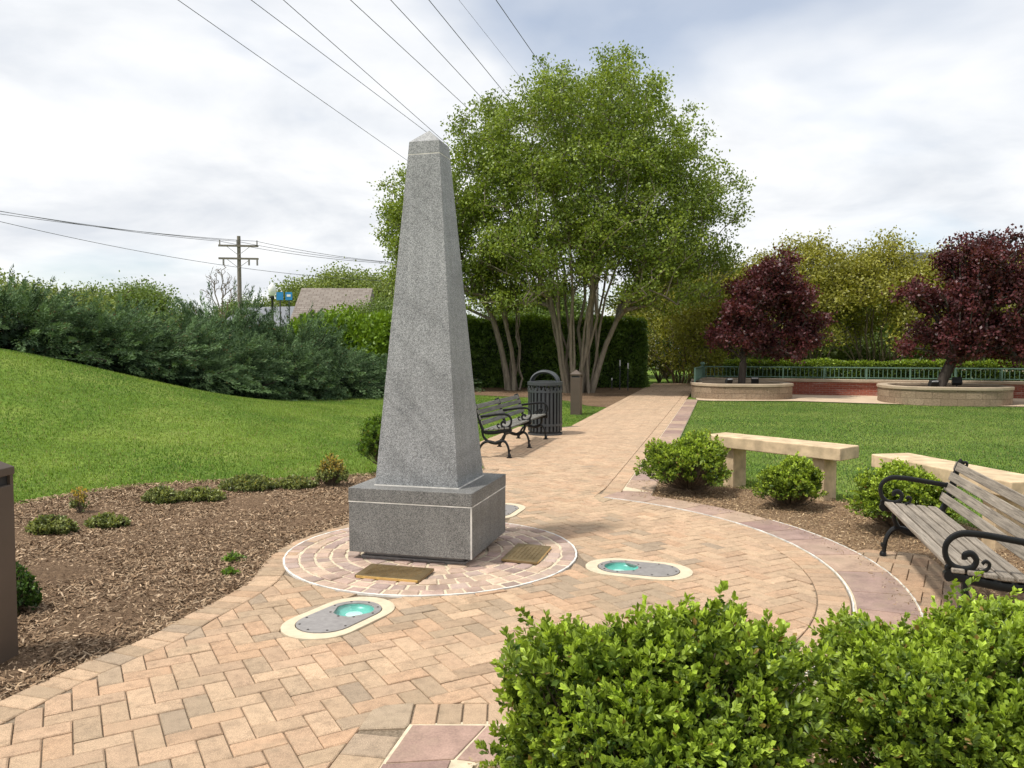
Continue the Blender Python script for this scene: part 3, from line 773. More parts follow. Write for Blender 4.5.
# ------------------------------------------------------------------ BOLLARDS, BIN
def bollard(loc, rz, w, label):
    e = empty('bollard_light', loc, rz, label, 'bollard', 'brown square bollard lights')
    m = MB(); m.box((0, 0, .455), (w, w, .91)); m.build('post', M['brown_metal'], e, bevel=.006)
    m = MB(); m.box((0, 0, .935), (w*.86, w*.86, .05)); m.build('louver', M['liner'], e)
    for x, y in ((-1,-1),(1,-1),(1,1),(-1,1)):
        m = MB(); m.box((x*(w/2-.014), y*(w/2-.014), .935), (.024, .024, .052)); m.build('corner_pin', M['brown_metal'], e)
    m = MB(); h = w/2+.004; m.add([(-h,-h,.96),(h,-h,.96),(h,h,.96),(-h,h,.96),(-h,-h,1.0),(h,-h,1.0),(h,h,1.0),(-h,h,1.0),(0,0,1.1)], [(3,2,1,0),(0,1,5,4),(1,2,6,5),(2,3,7,6),(3,0,4,7),(4,5,8),(5,6,8),(6,7,8),(7,4,8)])
    m.build('cap', M['brown_metal'], e, bevel=.004)
bollard((-2.72, 3.96, .03), R(-2), .25, 'brown square bollard light with pyramid cap in the mulch at the left edge')
q = st(-3.45, 19.0); bollard((q[0], q[1], 0), TH, .25, 'brown square bollard light with pyramid cap in the grass beside the path')

q = st(-3.18, 14.28)
e = empty('litter_bin', (q[0], q[1], ZP), TH, 'dark slatted steel litter bin with arched hood at the end of the long bench', 'litter bin')
rb = .31
for k in range(26):
    a = 2*math.pi*k/26; m = MB(); m.box((rb*math.cos(a), rb*math.sin(a), .47), (.012, .042, .8), rz=a); m.build('slat', M['iron_grey'], e, bevel=.002)
m = MB(); m.lathe([(.27,.02),(.29,.03),(.29,.8),(.28,.82)], seg=28); m.build('liner', M['liner'], e, smooth=True)
def hoop(m, r, z0, z1, th=.012, seg=40):
    V = []; F = []
    for k in range(seg):
        a = 2*math.pi*k/seg
        for rr, zz in ((r, z0), (r+th, z0), (r+th, z1), (r, z1)): V.append((rr*math.cos(a), rr*math.sin(a), zz))
    for k in range(seg):
        b = k*4; c = ((k+1) % seg)*4
        for i in range(4): F.append((b+i, b+(i+1)%4, c+(i+1)%4, c+i))
    m.add(V, F)
for a_, b_, c_ in ((.78,.815,.014),(.915,.96,.02),(.0,.035,.014),(.17,.21,.014)):
    m = MB(); hoop(m, rb-.002, a_, b_, c_); m.build('band', M['iron_grey'], e)
m = MB()
for k in range(16):
    a = 2*math.pi*k/16; c = np.array([rb*math.cos(a), rb*math.sin(a), .865]); tg = np.array([-math.sin(a), math.cos(a), 0])
    m.tube([c+tg*.046*math.cos(b)+np.array([0,0,1])*.046*math.sin(b) for b in np.linspace(0, 2*math.pi, 15)], .008, 6, caps=False)
m.build('ring_frieze', M['iron_grey'], e, smooth=True)
m = MB(); V = []; F = []
prof = [(.315,.96),(.3,.99),(.24,1.0),(.2,.985)]
m.lathe([(.325,.955),(.325,.975),(.26,.985),(.23,.98)], seg=36); m.build('rim', M['iron_grey'], e, smooth=True)
m = MB()
for i, an in enumerate(np.linspace(0, math.pi, 19)):
    pass
arc = [(.25*math.cos(a), 0, .95+.21*math.sin(a)) for a in np.linspace(0, math.pi, 21)]
m.tube(arc, [(.035, .14)]*21, 12, flat=(1,0,0)); hd = m.build('hood', M['iron_grey'], e, smooth=True)

# ------------------------------------------------------------------ PLANTERS, WALL, RAILING
def uv_wall(name, ring_pts, z0, z1, mat, parent, closed=True):
    n = len(ring_pts); V = []; F = []; U = []
    L = [0]
    m_ = n if closed else n-1
    for i in range(m_): a, b = ring_pts[i], ring_pts[(i+1) % n]; L.append(L[-1]+math.hypot(b[0]-a[0], b[1]-a[1]))
    me = bpy.data.meshes.new(name)
    for p in ring_pts: V += [(p[0], p[1], z0), (p[0], p[1], z1)]
    for i in range(m_): j = (i+1) % n; F.append((2*i, 2*j, 2*j+1, 2*i+1)); U += [(L[i], z0), (L[i+1], z0), (L[i+1], z1), (L[i], z1)]
    me.from_pydata(V, [], F); uv = me.uv_layers.new(name='UVMap')
    uv.data.foreach_set('uv', np.array(U, np.float32).ravel()); me.materials.append(mat)
    o = link(bpy.data.objects.new(name, me), parent)
    return o
def planter(loc, rz, hl, hw, zt, label):
    e = empty('stone_planter', loc, rz, label, 'planter', 'rounded stone planters at the far edge of the lawn')
    def rr(a, b, rad, n=9):
        out = []
        for cx_, cy_, s in ((a-rad, b-rad, 0), (-a+rad, b-rad, 1), (-a+rad, -b+rad, 2), (a-rad, -b+rad, 3)):
            for k in range(n): an = math.pi/2*(s+k/(n-1)); out.append((cx_+rad*math.cos(an), cy_+rad*math.sin(an)))
        return out
    o_ = rr(hl, hw, hw*.85); uv_wall('block_wall', o_, 0, zt-.08, M['block'], e)
    m = MB(); annulus(m, rr(hl+.03, hw+.03, hw*.87), rr(hl-.28, hw-.28, hw*.6), zt-.08, zt); m.build('cap', M['cap'], e, bevel=.015)
    m = MB(); m.prism(rr(hl-.2, hw-.2, hw*.6), zt-.14, zt-.1); m.build('soil', M['mulch'], e)
    return e
planter((7.45, 25.7, 0), R(-8), 1.56, 1.3, .5, 'rounded stone planter holding the leftward purple tree, beside the path')
planter((12.75, 23.35, 0), R(-14), 1.72, 1.5, .53, 'rounded stone planter at right holding the leaning purple tree')

W0 = np.array([6.6, 28.2]); W1 = np.array([19.5, 23.94]); wd = W1-W0; WL = np.linalg.norm(wd); wd /= WL; wn = np.array([-wd[1], wd[0]])
e = empty('brick_wall', (W0[0], W0[1], 0), math.atan2(wd[1], wd[0]), 'low red brick retaining wall with tan cap behind the planters', 'wall')
uv_wall('brick_face', [(0,.0),(WL,.0),(WL,.3),(0,.3)], 0, .46, M['brick'], e)
m = MB(); m.box((WL/2, .2, .505), (WL+.1, .6, .09)); m.build('cap', M['cap'], e, bevel=.01)
def railing(P0, P1, z0, z1, label, n, grp, cap=False):
    P0 = np.array(P0, float); P1 = np.array(P1, float); d = P1-P0; L = np.linalg.norm(d)
    e = empty('railing', (P0[0], P0[1], z0), math.atan2(d[1], d[0]), label, 'railing', grp)
    h = z1-z0
    m = MB(); m.box((L/2, 0, h-.02), (L, .06, .04)); m.build('top_rail', M['green_metal'], e, bevel=.005)
    m = MB(); m.box((L/2, 0, .06), (L, .035, .03)); m.build('bottom_rail', M['green_metal'], e)
    for k in range(n+1):
        m = MB(); m.box((L*k/n, 0, h/2-.015), (.05, .05, h-.031)); m.build('post', M['green_metal'], e)
    nb = min(99, int(L/.137))
    for k in range(nb):
        x = L*(k+.5)/nb
        m = MB(); m.box((x, 0, h/2+.015), (.02, .02, h-.1)); m.build('baluster', M['green_metal'], e)
    if cap:
        m = MB(); m.lathe([(.05,h-.02),(.06,h+.05),(.1,h+.07),(.08,h+.12),(.02,h+.15)], (L, 0, 0), 14); m.box((L,0,h/2),(.09,.09,h)); m.build('corner_post', M['green_metal'], e)
fa = W0+wn*.25+wd*.25; fb = W1+wn*.25
railing(fa, fb, .55, .97, 'long green metal railing on top of the brick wall', 10, 'green railings', False)
fc = np.array([6.0, 25.9]); railing(fc, fa+np.array([-.05, .1]), .5, .97, 'short green railing return facing the path, left of the long railing', 2, 'green railings', True)
m = MB(); q = [tuple(fc+np.array([-.12,-.05])), tuple(fc+np.array([.2,-.1])), tuple(W0+np.array([.28,.28])), tuple(W0+np.array([-.1,.4]))]
m.prism(q, 0, .5); o = m.build('low_wall', M['cap']); tag(o, 'low tan wall stub under the short green railing', 'wall')

# spotlights in planters
def spot(loc, rz, label, size=1):
    e = empty('spotlight', loc, rz, label, 'spotlight', 'black spotlights in the planters'); s_ = size
    m = MB(); m.cyl((0, 0, -.06), .02*s_, .14*s_, 10); m.build('stem', M['black_paint'], e)
    m = MB(); m.box((0, 0, .17*s_), (.26*s_, .16*s_, .2*s_), rx=R(28)); hh = m.build('housing', M['black_paint'], e, bevel=.01)
    m = MB(); m.box((0, -.07*s_, .2*s_), (.21*s_, .02, .14*s_), rx=R(28)); m.build('lens', M['lamp_glass'], hh)
spot((6.95, 25.3, .42), R(20), 'black spotlight at the foot of the leftward purple tree, on its left', .8)
spot((7.85, 25.5, .42), R(-20), 'black spotlight at the foot of the leftward purple tree, on its right', .9)
spot((12.25, 22.95, .43), R(10), 'black spotlight facing the lawn in the right planter', .9)
spot((13.05, 23.15, .48), R(160), 'black spotlight tilted up against the leaning trunk in the right planter', 1.0)

# ------------------------------------------------------------------ VEGETATION
def rdir(n, up=0.0):
    v = rng.normal(0, 1, (n, 3)); v[:, 2] += up; return v/np.linalg.norm(v, axis=1)[:, None]
def leaf_quads(P, A, L, W, C, fold=False):
    """P base points, A unit axes, L lengths, W half widths"""
    n = len(P); r = rdir(n); s = np.cross(A, r); s /= np.linalg.norm(s, axis=1)[:, None]+1e-9
    nn = np.cross(s, A)
    L = np.broadcast_to(np.asarray(L, float), n)[:, None]; W = np.broadcast_to(np.asarray(W, float), n)[:, None]
    if not fold:
        V = np.stack([P, P+A*L*.5-s*W, P+A*L, P+A*L*.5+s*W], 1).reshape(-1, 3); F = np.arange(4*n).reshape(-1, 4)
        return V, F, np.repeat(C, 4, 0)
    V = np.stack([P, P+A*L*.6-s*W+nn*W*.45, P+A*L+nn*W*.2, P+A*L*.6+s*W+nn*W*.45, P+A*L*.55-nn*W*.1], 1).reshape(-1, 3)
    b = np.arange(n)[:, None]*5
    F = np.concatenate([b+np.array([[0,1,2,4]]), b+np.array([[0,4,2,3]])], 0)
    return V, F, np.repeat(C, 5, 0)
def lerpc(a, b, t): return np.array(a)*(1-t[:, None])+np.array(b)*t[:, None]

def grow(base_pts, targets, base_r, bias=.25, jit=.12, tip=.012, expo=.5, bow=.12):
    """branch skeleton: each target joins the nearest fitting node; returns tube mesh arrays"""
    nodes = [np.array(b, float) for b in base_pts]; par = [-1]*len(nodes); plen = [0.]*len(nodes)
    c0 = np.mean(base_pts, 0)
    order = np.argsort(np.linalg.norm(targets-c0, axis=1))
    ends = []
    N = np.array(nodes); PL = np.array(plen)
    for ti in order:
        t = targets[ti]
        d = np.linalg.norm(N-t, axis=1); vert = t[2]-N[:, 2]
        cost = d+bias*PL+np.where(vert < .1*d, d*1.0+.5, 0)
        j = int(np.argmin(cost)); a = N[j]; L = d[j]
        k = max(1, int(L/.45)); prev = j; newn = []
        off = rng.normal(0, jit*L, 3)*.5; off[2] = 0
        for i in range(1, k+1):
            f = i/k; p = a*(1-f)+t*f+off*math.sin(math.pi*f)+np.array([0, 0, -bow*L*math.sin(math.pi*f)]) if i < k else t
            newn.append(p)
        for p in newn:
            nodes.append(p); par.append(prev); plen.append(plen[prev]+float(np.linalg.norm(p-nodes[prev]))); prev = len(nodes)-1
        N = np.array(nodes); PL = np.array(plen); ends.append(prev)
    n = len(nodes); w = np.zeros(n)
    for e_ in ends: w[e_] += 1
    for i in range(n-1, -1, -1):
        if par[i] >= 0: w[par[i]] += w[i]
    rad = tip+(base_r-tip)*(w/ max(w.max(), 1))**expo
    return N, np.array(par), rad
def skel_mesh(N, par, rad, seg=5):
    Vs = []; Fs = []; b = 0
    ids = [i for i in range(len(N)) if par[i] >= 0]
    A = N[par[ids]]; B = N[ids]; ra = np.minimum(rad[par[ids]], rad[ids]*1.35); rb_ = rad[ids]
    T = B-A; L = np.linalg.norm(T, axis=1)[:, None]+1e-9; T /= L
    ref = np.where(np.abs(T[:, 2:3]) < .9, np.array([[0, 0, 1.]]), np.array([[1., 0, 0]]))
    u = np.cross(T, ref); u /= np.linalg.norm(u, axis=1)[:, None]; w = np.cross(T, u)
    an = np.arange(seg)*2*np.pi/seg
    ca = np.cos(an)[None, :, None]; sa = np.sin(an)[None, :, None]
    # slight overlap so joints close
    A = A-T*ra[:, None]*.5
    Ra = A[:, None, :]+(u[:, None, :]*ca+w[:, None, :]*sa)*ra[:, None, None]
    Rb = B[:, None, :]+(u[:, None, :]*ca+w[:, None, :]*sa)*rb_[:, None, None]
    V = np.concatenate([Ra, Rb], 1).reshape(-1, 3)
    m = len(ids); base = np.arange(m)[:, None]*2*seg
    k = np.arange(seg); F = np.stack([base+k, base+(k+1) % seg, base+seg+(k+1) % seg, base+seg+k], 2).reshape(-1, 4)
    return V, F

def crown_pts(n, fn, bbox):
    out = []; c = 0
    while c < n:
        p = rng.uniform(bbox[0], bbox[1], (n*4, 3)); w = fn(p); k = rng.random(len(p)) < w
        out.append(p[k]); c += k.sum()
    return np.concatenate(out)[:n]
def clump_leaves(P, per, spread, L, W, ca, cb, up=.4, flat=.7, vary=.5, fold=False, dirs=None):
    n = len(P)*per; idx = np.repeat(np.arange(len(P)), per)
    off = rng.normal(0, 1, (n, 3))*spread; off[:, 2] *= flat
    B = P[idx]+off; A = rdir(n, up)
    ct = np.clip(rng.random(len(P))[idx]*vary+rng.random(n)*(1-vary), 0, 1)
    C = lerpc(ca, cb, ct)*rng.uniform(.8, 1.2, n)[:, None]
    return leaf_quads(B, A, L*rng.uniform(.7, 1.3, n), W*rng.uniform(.7, 1.3, n), C, fold)

# --- crape myrtles
def px_blobs(L, d, loc, yr=1.0, depth=None):
    """ellipsoid lobes of a crown: (across, up, radius) in photo units at distance d, repeated in depth"""
    out = []; k = d/790.
    cxm = np.mean([b[0] for b in L]); cz = np.mean([b[1] for b in L]); hw = max(abs(b[0]-cxm)+b[2] for b in L)*k
    for u, v, r in L:
        x = (u-512)*k-loc[0]; z = 1.6+(347-v)*k-loc[2]; q = math.sqrt(max(.05, 1-min(1, (abs(u-cxm)*k/hw)**2)))
        dep = (depth or hw)*q*.8
        for f in ((-.85, -.3, .35, .85) if dep > r*k*1.2 else (-.3, .3)):
            qq = math.sqrt(1-(f*.8)**2) if f < 0 else math.sqrt(1-(f*.6)**2)
            zm = 1.6+(347-cz)*k-loc[2]; xm = (cxm-512)*k-loc[0]
            out.append((xm+(x-xm)*qq+random.gauss(0, .08*r*k), f*dep*yr+random.gauss(0, .1), (zm+(z-zm)*qq if z > zm else z)+random.gauss(0, .08*r*k), r*k*random.uniform(.85, 1.0)))
    return out
def blob_pts(B, n):
    B = np.array(B); w = B[:, 3]**2; w /= w.sum(); j = rng.choice(len(B), n, p=w)
    d = rdir(n); r = B[j, 3]*rng.uniform(.35, 1.0, n)*np.where(rng.random(n) < .05, 1.35, 1)
    return B[j, :3]+d*r[:, None]*np.array([1, 1, .85])
def fan_tree(name, loc, B, n, per, stems, base_r, stem_r, ca, cb, leafL, leafW, sp, label, group, seed, barkm='bark', mat='leaf', zmin=2.0, ctl=.52, tipr=.009, trunk=None, vary=.6, cat='tree', up=.3):
    global rng
    rng = np.random.default_rng(seed)
    e = empty(name, loc, 0, label, cat, group)
    P = blob_pts(B, n); P = P[P[:, 2] > zmin*.8]
    NA = np.zeros((len(P)*14+stems*14+20, 3)); par = []; cnt = 0; PLA = np.zeros(len(NA)); CA = np.zeros(len(NA), bool)
    top = np.array(B)[:, :3]; a0 = np.linspace(0, 2*np.pi, stems, endpoint=False)+rng.uniform(-.25, .25, stems)
    used_ = []
    base0 = np.zeros(3)
    if trunk is not None:
        for q in trunk:
            NA[cnt] = q; par.append(cnt-1); PLA[cnt] = cnt*.3; cnt += 1
    root = cnt-1
    for i in range(stems):
        rr = stem_r*rng.uniform(.45, 1)
        b = np.array([rr*np.cos(a0[i]), rr*np.sin(a0[i]), 0.]) if trunk is None else NA[root]+np.array([0, 0, .0])
        ang = np.arctan2(top[:, 1], top[:, 0]); dd_ = np.abs((ang-a0[i]+np.pi) % (2*np.pi)-np.pi)
        sc = dd_+rng.uniform(0, .9, len(top))+np.array([.5*(k in used_) for k in range(len(top))])-.12*(top[:, 2]-top[:, 2].mean())
        k = int(np.argmin(sc)); used_.append(k); t_ = top[k]
        c1 = b+np.array([b[0]*.5+t_[0]*(.12), b[1]*.5+t_[1]*.12, (t_[2]-b[2])*ctl])
        m_ = 9; prev = -1 if trunk is None else root
        for q in range(0 if trunk is None else 1, m_+1):
            f = q/m_; p = b*(1-f)**2+2*c1*f*(1-f)+t_*f*f+rng.normal(0, .065, 3)*(f > 0)*min(1, t_[2]/4)
            NA[cnt] = p; par.append(prev); PLA[cnt] = 0 if prev < 0 else PLA[prev]+np.linalg.norm(p-NA[prev]); CA[cnt] = q >= 3; prev = cnt; cnt += 1
    ends = [cnt-1]
    for ti in np.argsort(np.linalg.norm(P, axis=1)):
        t_ = P[ti]; X = NA[:cnt]; d = np.linalg.norm(X-t_, axis=1); vert = t_[2]-X[:, 2]
        cost = d+.12*PLA[:cnt]+np.where(vert < .2*d, d*.8+.3, 0)+np.where(CA[:cnt], 0, 1e3)
        j = int(np.argmin(cost)); a_ = X[j].copy(); L = d[j]; k = max(1, min(9, int(L/.5))); prev = j; off = rng.normal(0, .05*L, 3)
        for i in range(1, k+1):
            f = i/k; p = a_*(1-f)+t_*f+off*math.sin(math.pi*f)
            if i == k: p = t_
            NA[cnt] = p; par.append(prev); PLA[cnt] = PLA[prev]+np.linalg.norm(p-NA[prev]); CA[cnt] = True; prev = cnt; cnt += 1
        ends.append(prev)
    N = NA[:cnt]; par = np.array(par); w = np.zeros(cnt); w[ends] += 1
    for i in range(cnt-1, -1, -1):
        if par[i] >= 0: w[par[i]] += w[i]
    w = np.maximum(w, .5); ref = w.max() if trunk is not None else len(P)/stems*1.3
    rad = np.minimum(tipr+(base_r-tipr)*(w/ref)**.5, base_r*1.25)
    if trunk is None:
        rad *= 1-.55*np.clip((N[:, 2]-.5)/(N[:, 2].max()*.55), 0, 1); rad = np.maximum(rad, tipr*.8); rad[par < 0] *= 1.2
    V, F = skel_mesh(N, par, rad, 6); V[:, 2] = np.maximum(V[:, 2], -.05)
    np_mesh('trunk', V, F, M[barkm], e, smooth=True)
    V, F, C = clump_leaves(P, per, sp, leafL, leafW, ca, cb, up, .8, vary)
    np_mesh('crown', V, F, M[mat], e, cols=C)
    return e
def crape(loc, shape, n, per, stems, spread, base_r, ca, cb, label, stem_r=.5, seed=1, leafL=.13, leafW=.035, mat='leaf', barkm='bark', group=None, name='crape_myrtle', cat='tree', sp=.32, tipr=.012, low=None, extra=None):
    global rng
    rng = np.random.default_rng(seed)
    e = empty(name, loc, 0, label, cat, group)
    P = crown_pts(n, *shape)
    if extra is not None: P = np.concatenate([P, np.array(extra)])
    a = np.linspace(0, 2*np.pi, stems, endpoint=False)+rng.uniform(-.3, .3, stems)
    rr = stem_r*rng.uniform(.35, 1, stems)
    base = np.stack([rr*np.cos(a), rr*np.sin(a), np.zeros(stems)], 1)
    # first knuckles: stems lean outward, vase-shaped
    h0 = spread[1]
    kn = []
    for i in range(stems):
        k2 = rng.uniform(.7, 1.2)
        for f in (.35, .7, 1.0):
            kn.append([base[i, 0]*(1+spread[0]*f**1.6*k2)+rng.normal(0, .05), base[i, 1]*(1+spread[0]*f**1.6*k2)+rng.normal(0, .05), h0*f*k2])
    nodes = [b for b in base]; 
    N0_ = list(base)
    # grow with explicit stems
    Np = []; par = []
    for i in range(stems):
        Np.append(base[i]); par.append(-1); p = len(Np)-1
        for j in range(3): Np.append(np.array(kn[i*3+j])); par.append(p); p = len(Np)-1
    Np = np.array(Np); par = list(par)
    PL = [0]*len(Np)
    for i in range(len(Np)):
        if par[i] >= 0: PL[i] = PL[par[i]]+np.linalg.norm(Np[i]-Np[par[i]])
    nodes = [p for p in Np]; ends = []
    top = np.array([par.count(i) == 0 for i in range(len(Np))])
    cand = np.array([True if (i % 4) >= 2 else False for i in range(len(Np))])
    order = np.argsort(np.linalg.norm(P, axis=1))
    cap = len(nodes)+len(P)*16; NA = np.zeros((cap, 3)); NA[:len(nodes)] = Np; PLA = np.zeros(cap); PLA[:len(nodes)] = PL; CA = np.zeros(cap, bool); CA[:len(nodes)] = cand
    cnt = len(nodes)
    for ti in order:
        t = P[ti]; X = NA[:cnt]
        d = np.linalg.norm(X-t, axis=1); vert = t[2]-X[:, 2]
        cost = d+.22*PLA[:cnt]+np.where(vert < .25*d, d*.9+.6, 0)+np.where(CA[:cnt], 0, 1e3)
        j = int(np.argmin(cost)); a_ = X[j].copy(); L = d[j]; k = max(1, min(12, int(L/.5))); prev = j
        off = rng.normal(0, .06*L, 3)
        for i in range(1, k+1):
            f = i/k; p = a_*(1-f)+t*f+off*math.sin(math.pi*f)
            if i == k: p = t
            NA[cnt] = p; par.append(prev); PLA[cnt] = PLA[prev]+np.linalg.norm(p-NA[prev]); CA[cnt] = True; prev = cnt; cnt += 1
        ends.append(prev)
    N = NA[:cnt]; par = np.array(par); w = np.zeros(cnt); w[ends] += 1
    for i in range(cnt-1, -1, -1):
        if par[i] >= 0: w[par[i]] += w[i]
    w = np.maximum(w, .5)
    rad = tipr+(base_r-tipr)*(w/(len(P)/stems*1.6))**.55; rad = np.minimum(rad, base_r*1.3)
    roots = par < 0; rad[roots] *= 1.25
    V, F = skel_mesh(N, par, rad, 6)
    V[:, 2] = np.maximum(V[:, 2], -.05)
    np_mesh('trunk', V, F, M[barkm], e, smooth=True)
    V, F, C = clump_leaves(P, per, sp, leafL, leafW, ca, cb, .3, .75)
    np_mesh('crown', V, F, M[mat], e, cols=C)
    return e
def vase(rx, ry, z0, z1, zw, skew=(0, 0), inner=.25, lump=.16, lseed=0):
    """rounded crown: widest at zw, from z0 to z1; density higher near the outside"""
    def fn(p):
        x, y, z = p[:, 0], p[:, 1], p[:, 2]
        k = np.where(z > zw, np.sqrt(np.clip(1-((z-zw)/(z1-zw))**2, 0, 1)), .35+.65*np.clip((z-z0)/(zw-z0), 0, 1)**.8)
        cx = skew[0]*(z-z0)/(z1-z0); cy = skew[1]*(z-z0)/(z1-z0)
        a = np.arctan2(y-cy, x-cx)
        lm = 1+lump*(np.sin(3*a+z*.9+lseed)+.8*np.sin(5*a-z*1.7+2*lseed)+.6*np.sin(2.3*z+7*a))/1.6
        r = np.hypot((x-cx)/rx, (y-cy)/ry)/(np.maximum(k, .01)*lm)
        v = np.where(r < 1, inner+(1-inner)*r**2, 0)
        hh = np.clip((z1*(1+.04*np.sin(4*a+lseed))-z)/.01, 0, 1)
        return v*(z > z0)*hh
    return fn, (np.array([-rx*1.5+min(0, skew[0]), -ry*1.5, z0]), np.array([rx*1.5+max(0, skew[0]), ry*1.5, z1]))
G1, G2 = (.09, .145, .022), (.31, .39, .06)
C1 = [(610,92,34),(572,104,36),(532,100,28),(495,118,28),(466,158,24),(650,118,28),(688,150,24),(716,180,22),(700,205,32),(736,212,12),(655,175,42),(608,150,48),(560,165,46),(510,172,42),(472,205,28),(640,228,50),(692,250,36),(726,258,18),(585,225,46),(530,232,42),(490,248,32),(706,288,18),(664,280,26),(744,186,8),(622,66,12),(598,70,10),(545,76,10),(450,185,10),(680,120,12),(655,92,14),(455,128,10),(560,282,20),(540,262,24),(640,258,24),(600,245,28),(515,270,18),(668,262,24),(640,296,16),(478,140,20),(464,120,12),(484,112,14),(500,300,14),(470,302,12),(650,302,14),(532,292,16),(622,296,14),(590,268,24),(735,268,12),(690,302,12)]
loc1 = (2.35, 28.2, 0)
fan_tree('crape_myrtle', loc1, px_blobs([(u, v, r*(.92 if v > 195 and abs(u-600) < 95 else .97)) for u, v, r in C1], 28.2, loc1, .9, 4.4), 2900, 54, 18, .085, .55, G1, G2, .105, .034, .19,
      'large multi-stemmed crape myrtle with a spreading green crown behind the litter bin', 'green crape myrtles behind the obelisk', 11)
C2 = [(394,215,20),(388,190,10),(402,252,18),(420,210,28),(450,235,32),(478,205,28),(468,282,26),(500,262,28),(430,275,22),(408,178,12),(384,235,10),(518,292,18),(440,180,24),(395,275,12)]
loc2 = (.05, 29.9, 0)
fan_tree('crape_myrtle', loc2, px_blobs([(u, v, r*.9) for u, v, r in C2], 29.9, loc2, .9, 2.8), 850, 56, 8, .09, .38, G1, G2, .105, .034, .19,
      'smaller multi-stemmed crape myrtle just right of the obelisk, rising behind the long bench', 'green crape myrtles behind the obelisk', 12)

# --- purple plum trees in the planters
PL1 = [(775,292,30),(750,308,30),(800,328,26),(768,270,20),(724,336,18),(788,262,13),(742,284,18),(816,340,14),(704,340,9),(762,338,26),(794,300,24),(790,352,12),(732,312,20),(826,318,8),(776,252,7)]
PL2 = [(985,250,20),(955,248,15),(1000,288,32),(942,300,28),(922,286,14),(972,328,32),(926,332,20),(1012,338,34),(1042,298,34),(1044,345,30),(962,236,9),(1000,236,9),(906,292,8),(906,346,9),(948,348,20),(975,275,22),(1020,255,16),(1075,310,30),(1070,345,22)]
PC1, PC2 = (.035,.012,.014), (.155,.04,.047)
lp = (7.4, 25.45, .36)
fan_tree('purple_plum_tree', lp, [(a, b, c, d*.84) for a, b, c, d in px_blobs(PL1, 25.45, lp, .9, 1.25)], 430, 58, 11, .12, .1, PC1, PC2, .1, .034, .12, 'purple-leaved tree with upright trunk in the planter beside the path', 'purple-leaved trees in the planters', 21, 'bark_dark', zmin=.6, ctl=.5, trunk=[(0,0,0),(.02,0,.4),(.05,0,.8)], up=.2)
lp = (12.45, 23.0, .4)
fan_tree('purple_plum_tree', lp, [(a, b, c, d*.82) for a, b, c, d in px_blobs(PL2, 23.0, lp, .9, 1.6)], 780, 60, 12, .15, .1, PC1, PC2, .1, .034, .125, 'purple-leaved tree with leaning trunk in the right planter', 'purple-leaved trees in the planters', 22, 'bark_dark', zmin=.5, ctl=.5, trunk=[(0,0,0),(.17,0,.45),(.38,0,.9)], up=.2)

# --- yellow-green crape myrtles behind the railing
Y1, Y2 = (.15, .165, .025), (.41, .39, .07)
rowp = [(7.6, 35.5, 5.0, 4.0, 1), (9.6, 33.5, 5.7, 3.0, 2), (12.2, 33.2, 6.5, 3.1, 3), (14.9, 32.4, 6.2, 3.2, 4), (17.6, 31.2, 5.7, 3.1, 5), (20.8, 30.2, 6.0, 3.2, 6), (24.0, 29.0, 5.8, 3.2, 7)]
yl = ['yellow-green crape myrtle at the far end of the path', 'yellow-green crape myrtle rising just behind the leftward purple tree', 'tallest yellow-green crape myrtle, between the two purple trees', 'yellow-green crape myrtle directly left of the right purple tree', 'yellow-green crape myrtle behind the right purple tree', 'yellow-green crape myrtle at the right edge beyond the railing', 'yellow-green crape myrtle beyond the right edge of the lawn']
for (x, y, h, rx, sd_), lb in zip(rowp, yl):
    random.seed(100+sd_); B = []
    for q in range(26):
        a_ = q*2.4; f = (q+.5)/26; rr = rx*.78*math.sqrt(f); zt_ = h*(.98-.35*f)-.55
        B.append((rr*math.cos(a_), rr*math.sin(a_)*.8, zt_+random.uniform(-.35, .1), random.uniform(.5, .85)))
        if q % 2: B.append((rr*math.cos(a_)*1.05, rr*math.sin(a_)*.85, zt_-random.uniform(.6, 1.9), random.uniform(.45, .75)))
        if sd_ == 1: B.append((rr*math.cos(a_)*1.1, rr*math.sin(a_), random.uniform(.5, h*.5), .6))
    fan_tree('crape_myrtle', (x, y, 0), B, 560, 44, 24, .034, .6, Y1 if sd_ > 1 else (.13,.16,.02), Y2, .12, .036, .24, lb, 'yellow-green crape myrtles behind the railing', 30+sd_, 'bark_mid', zmin=.3 if sd_ == 1 else h*.35, ctl=.5)

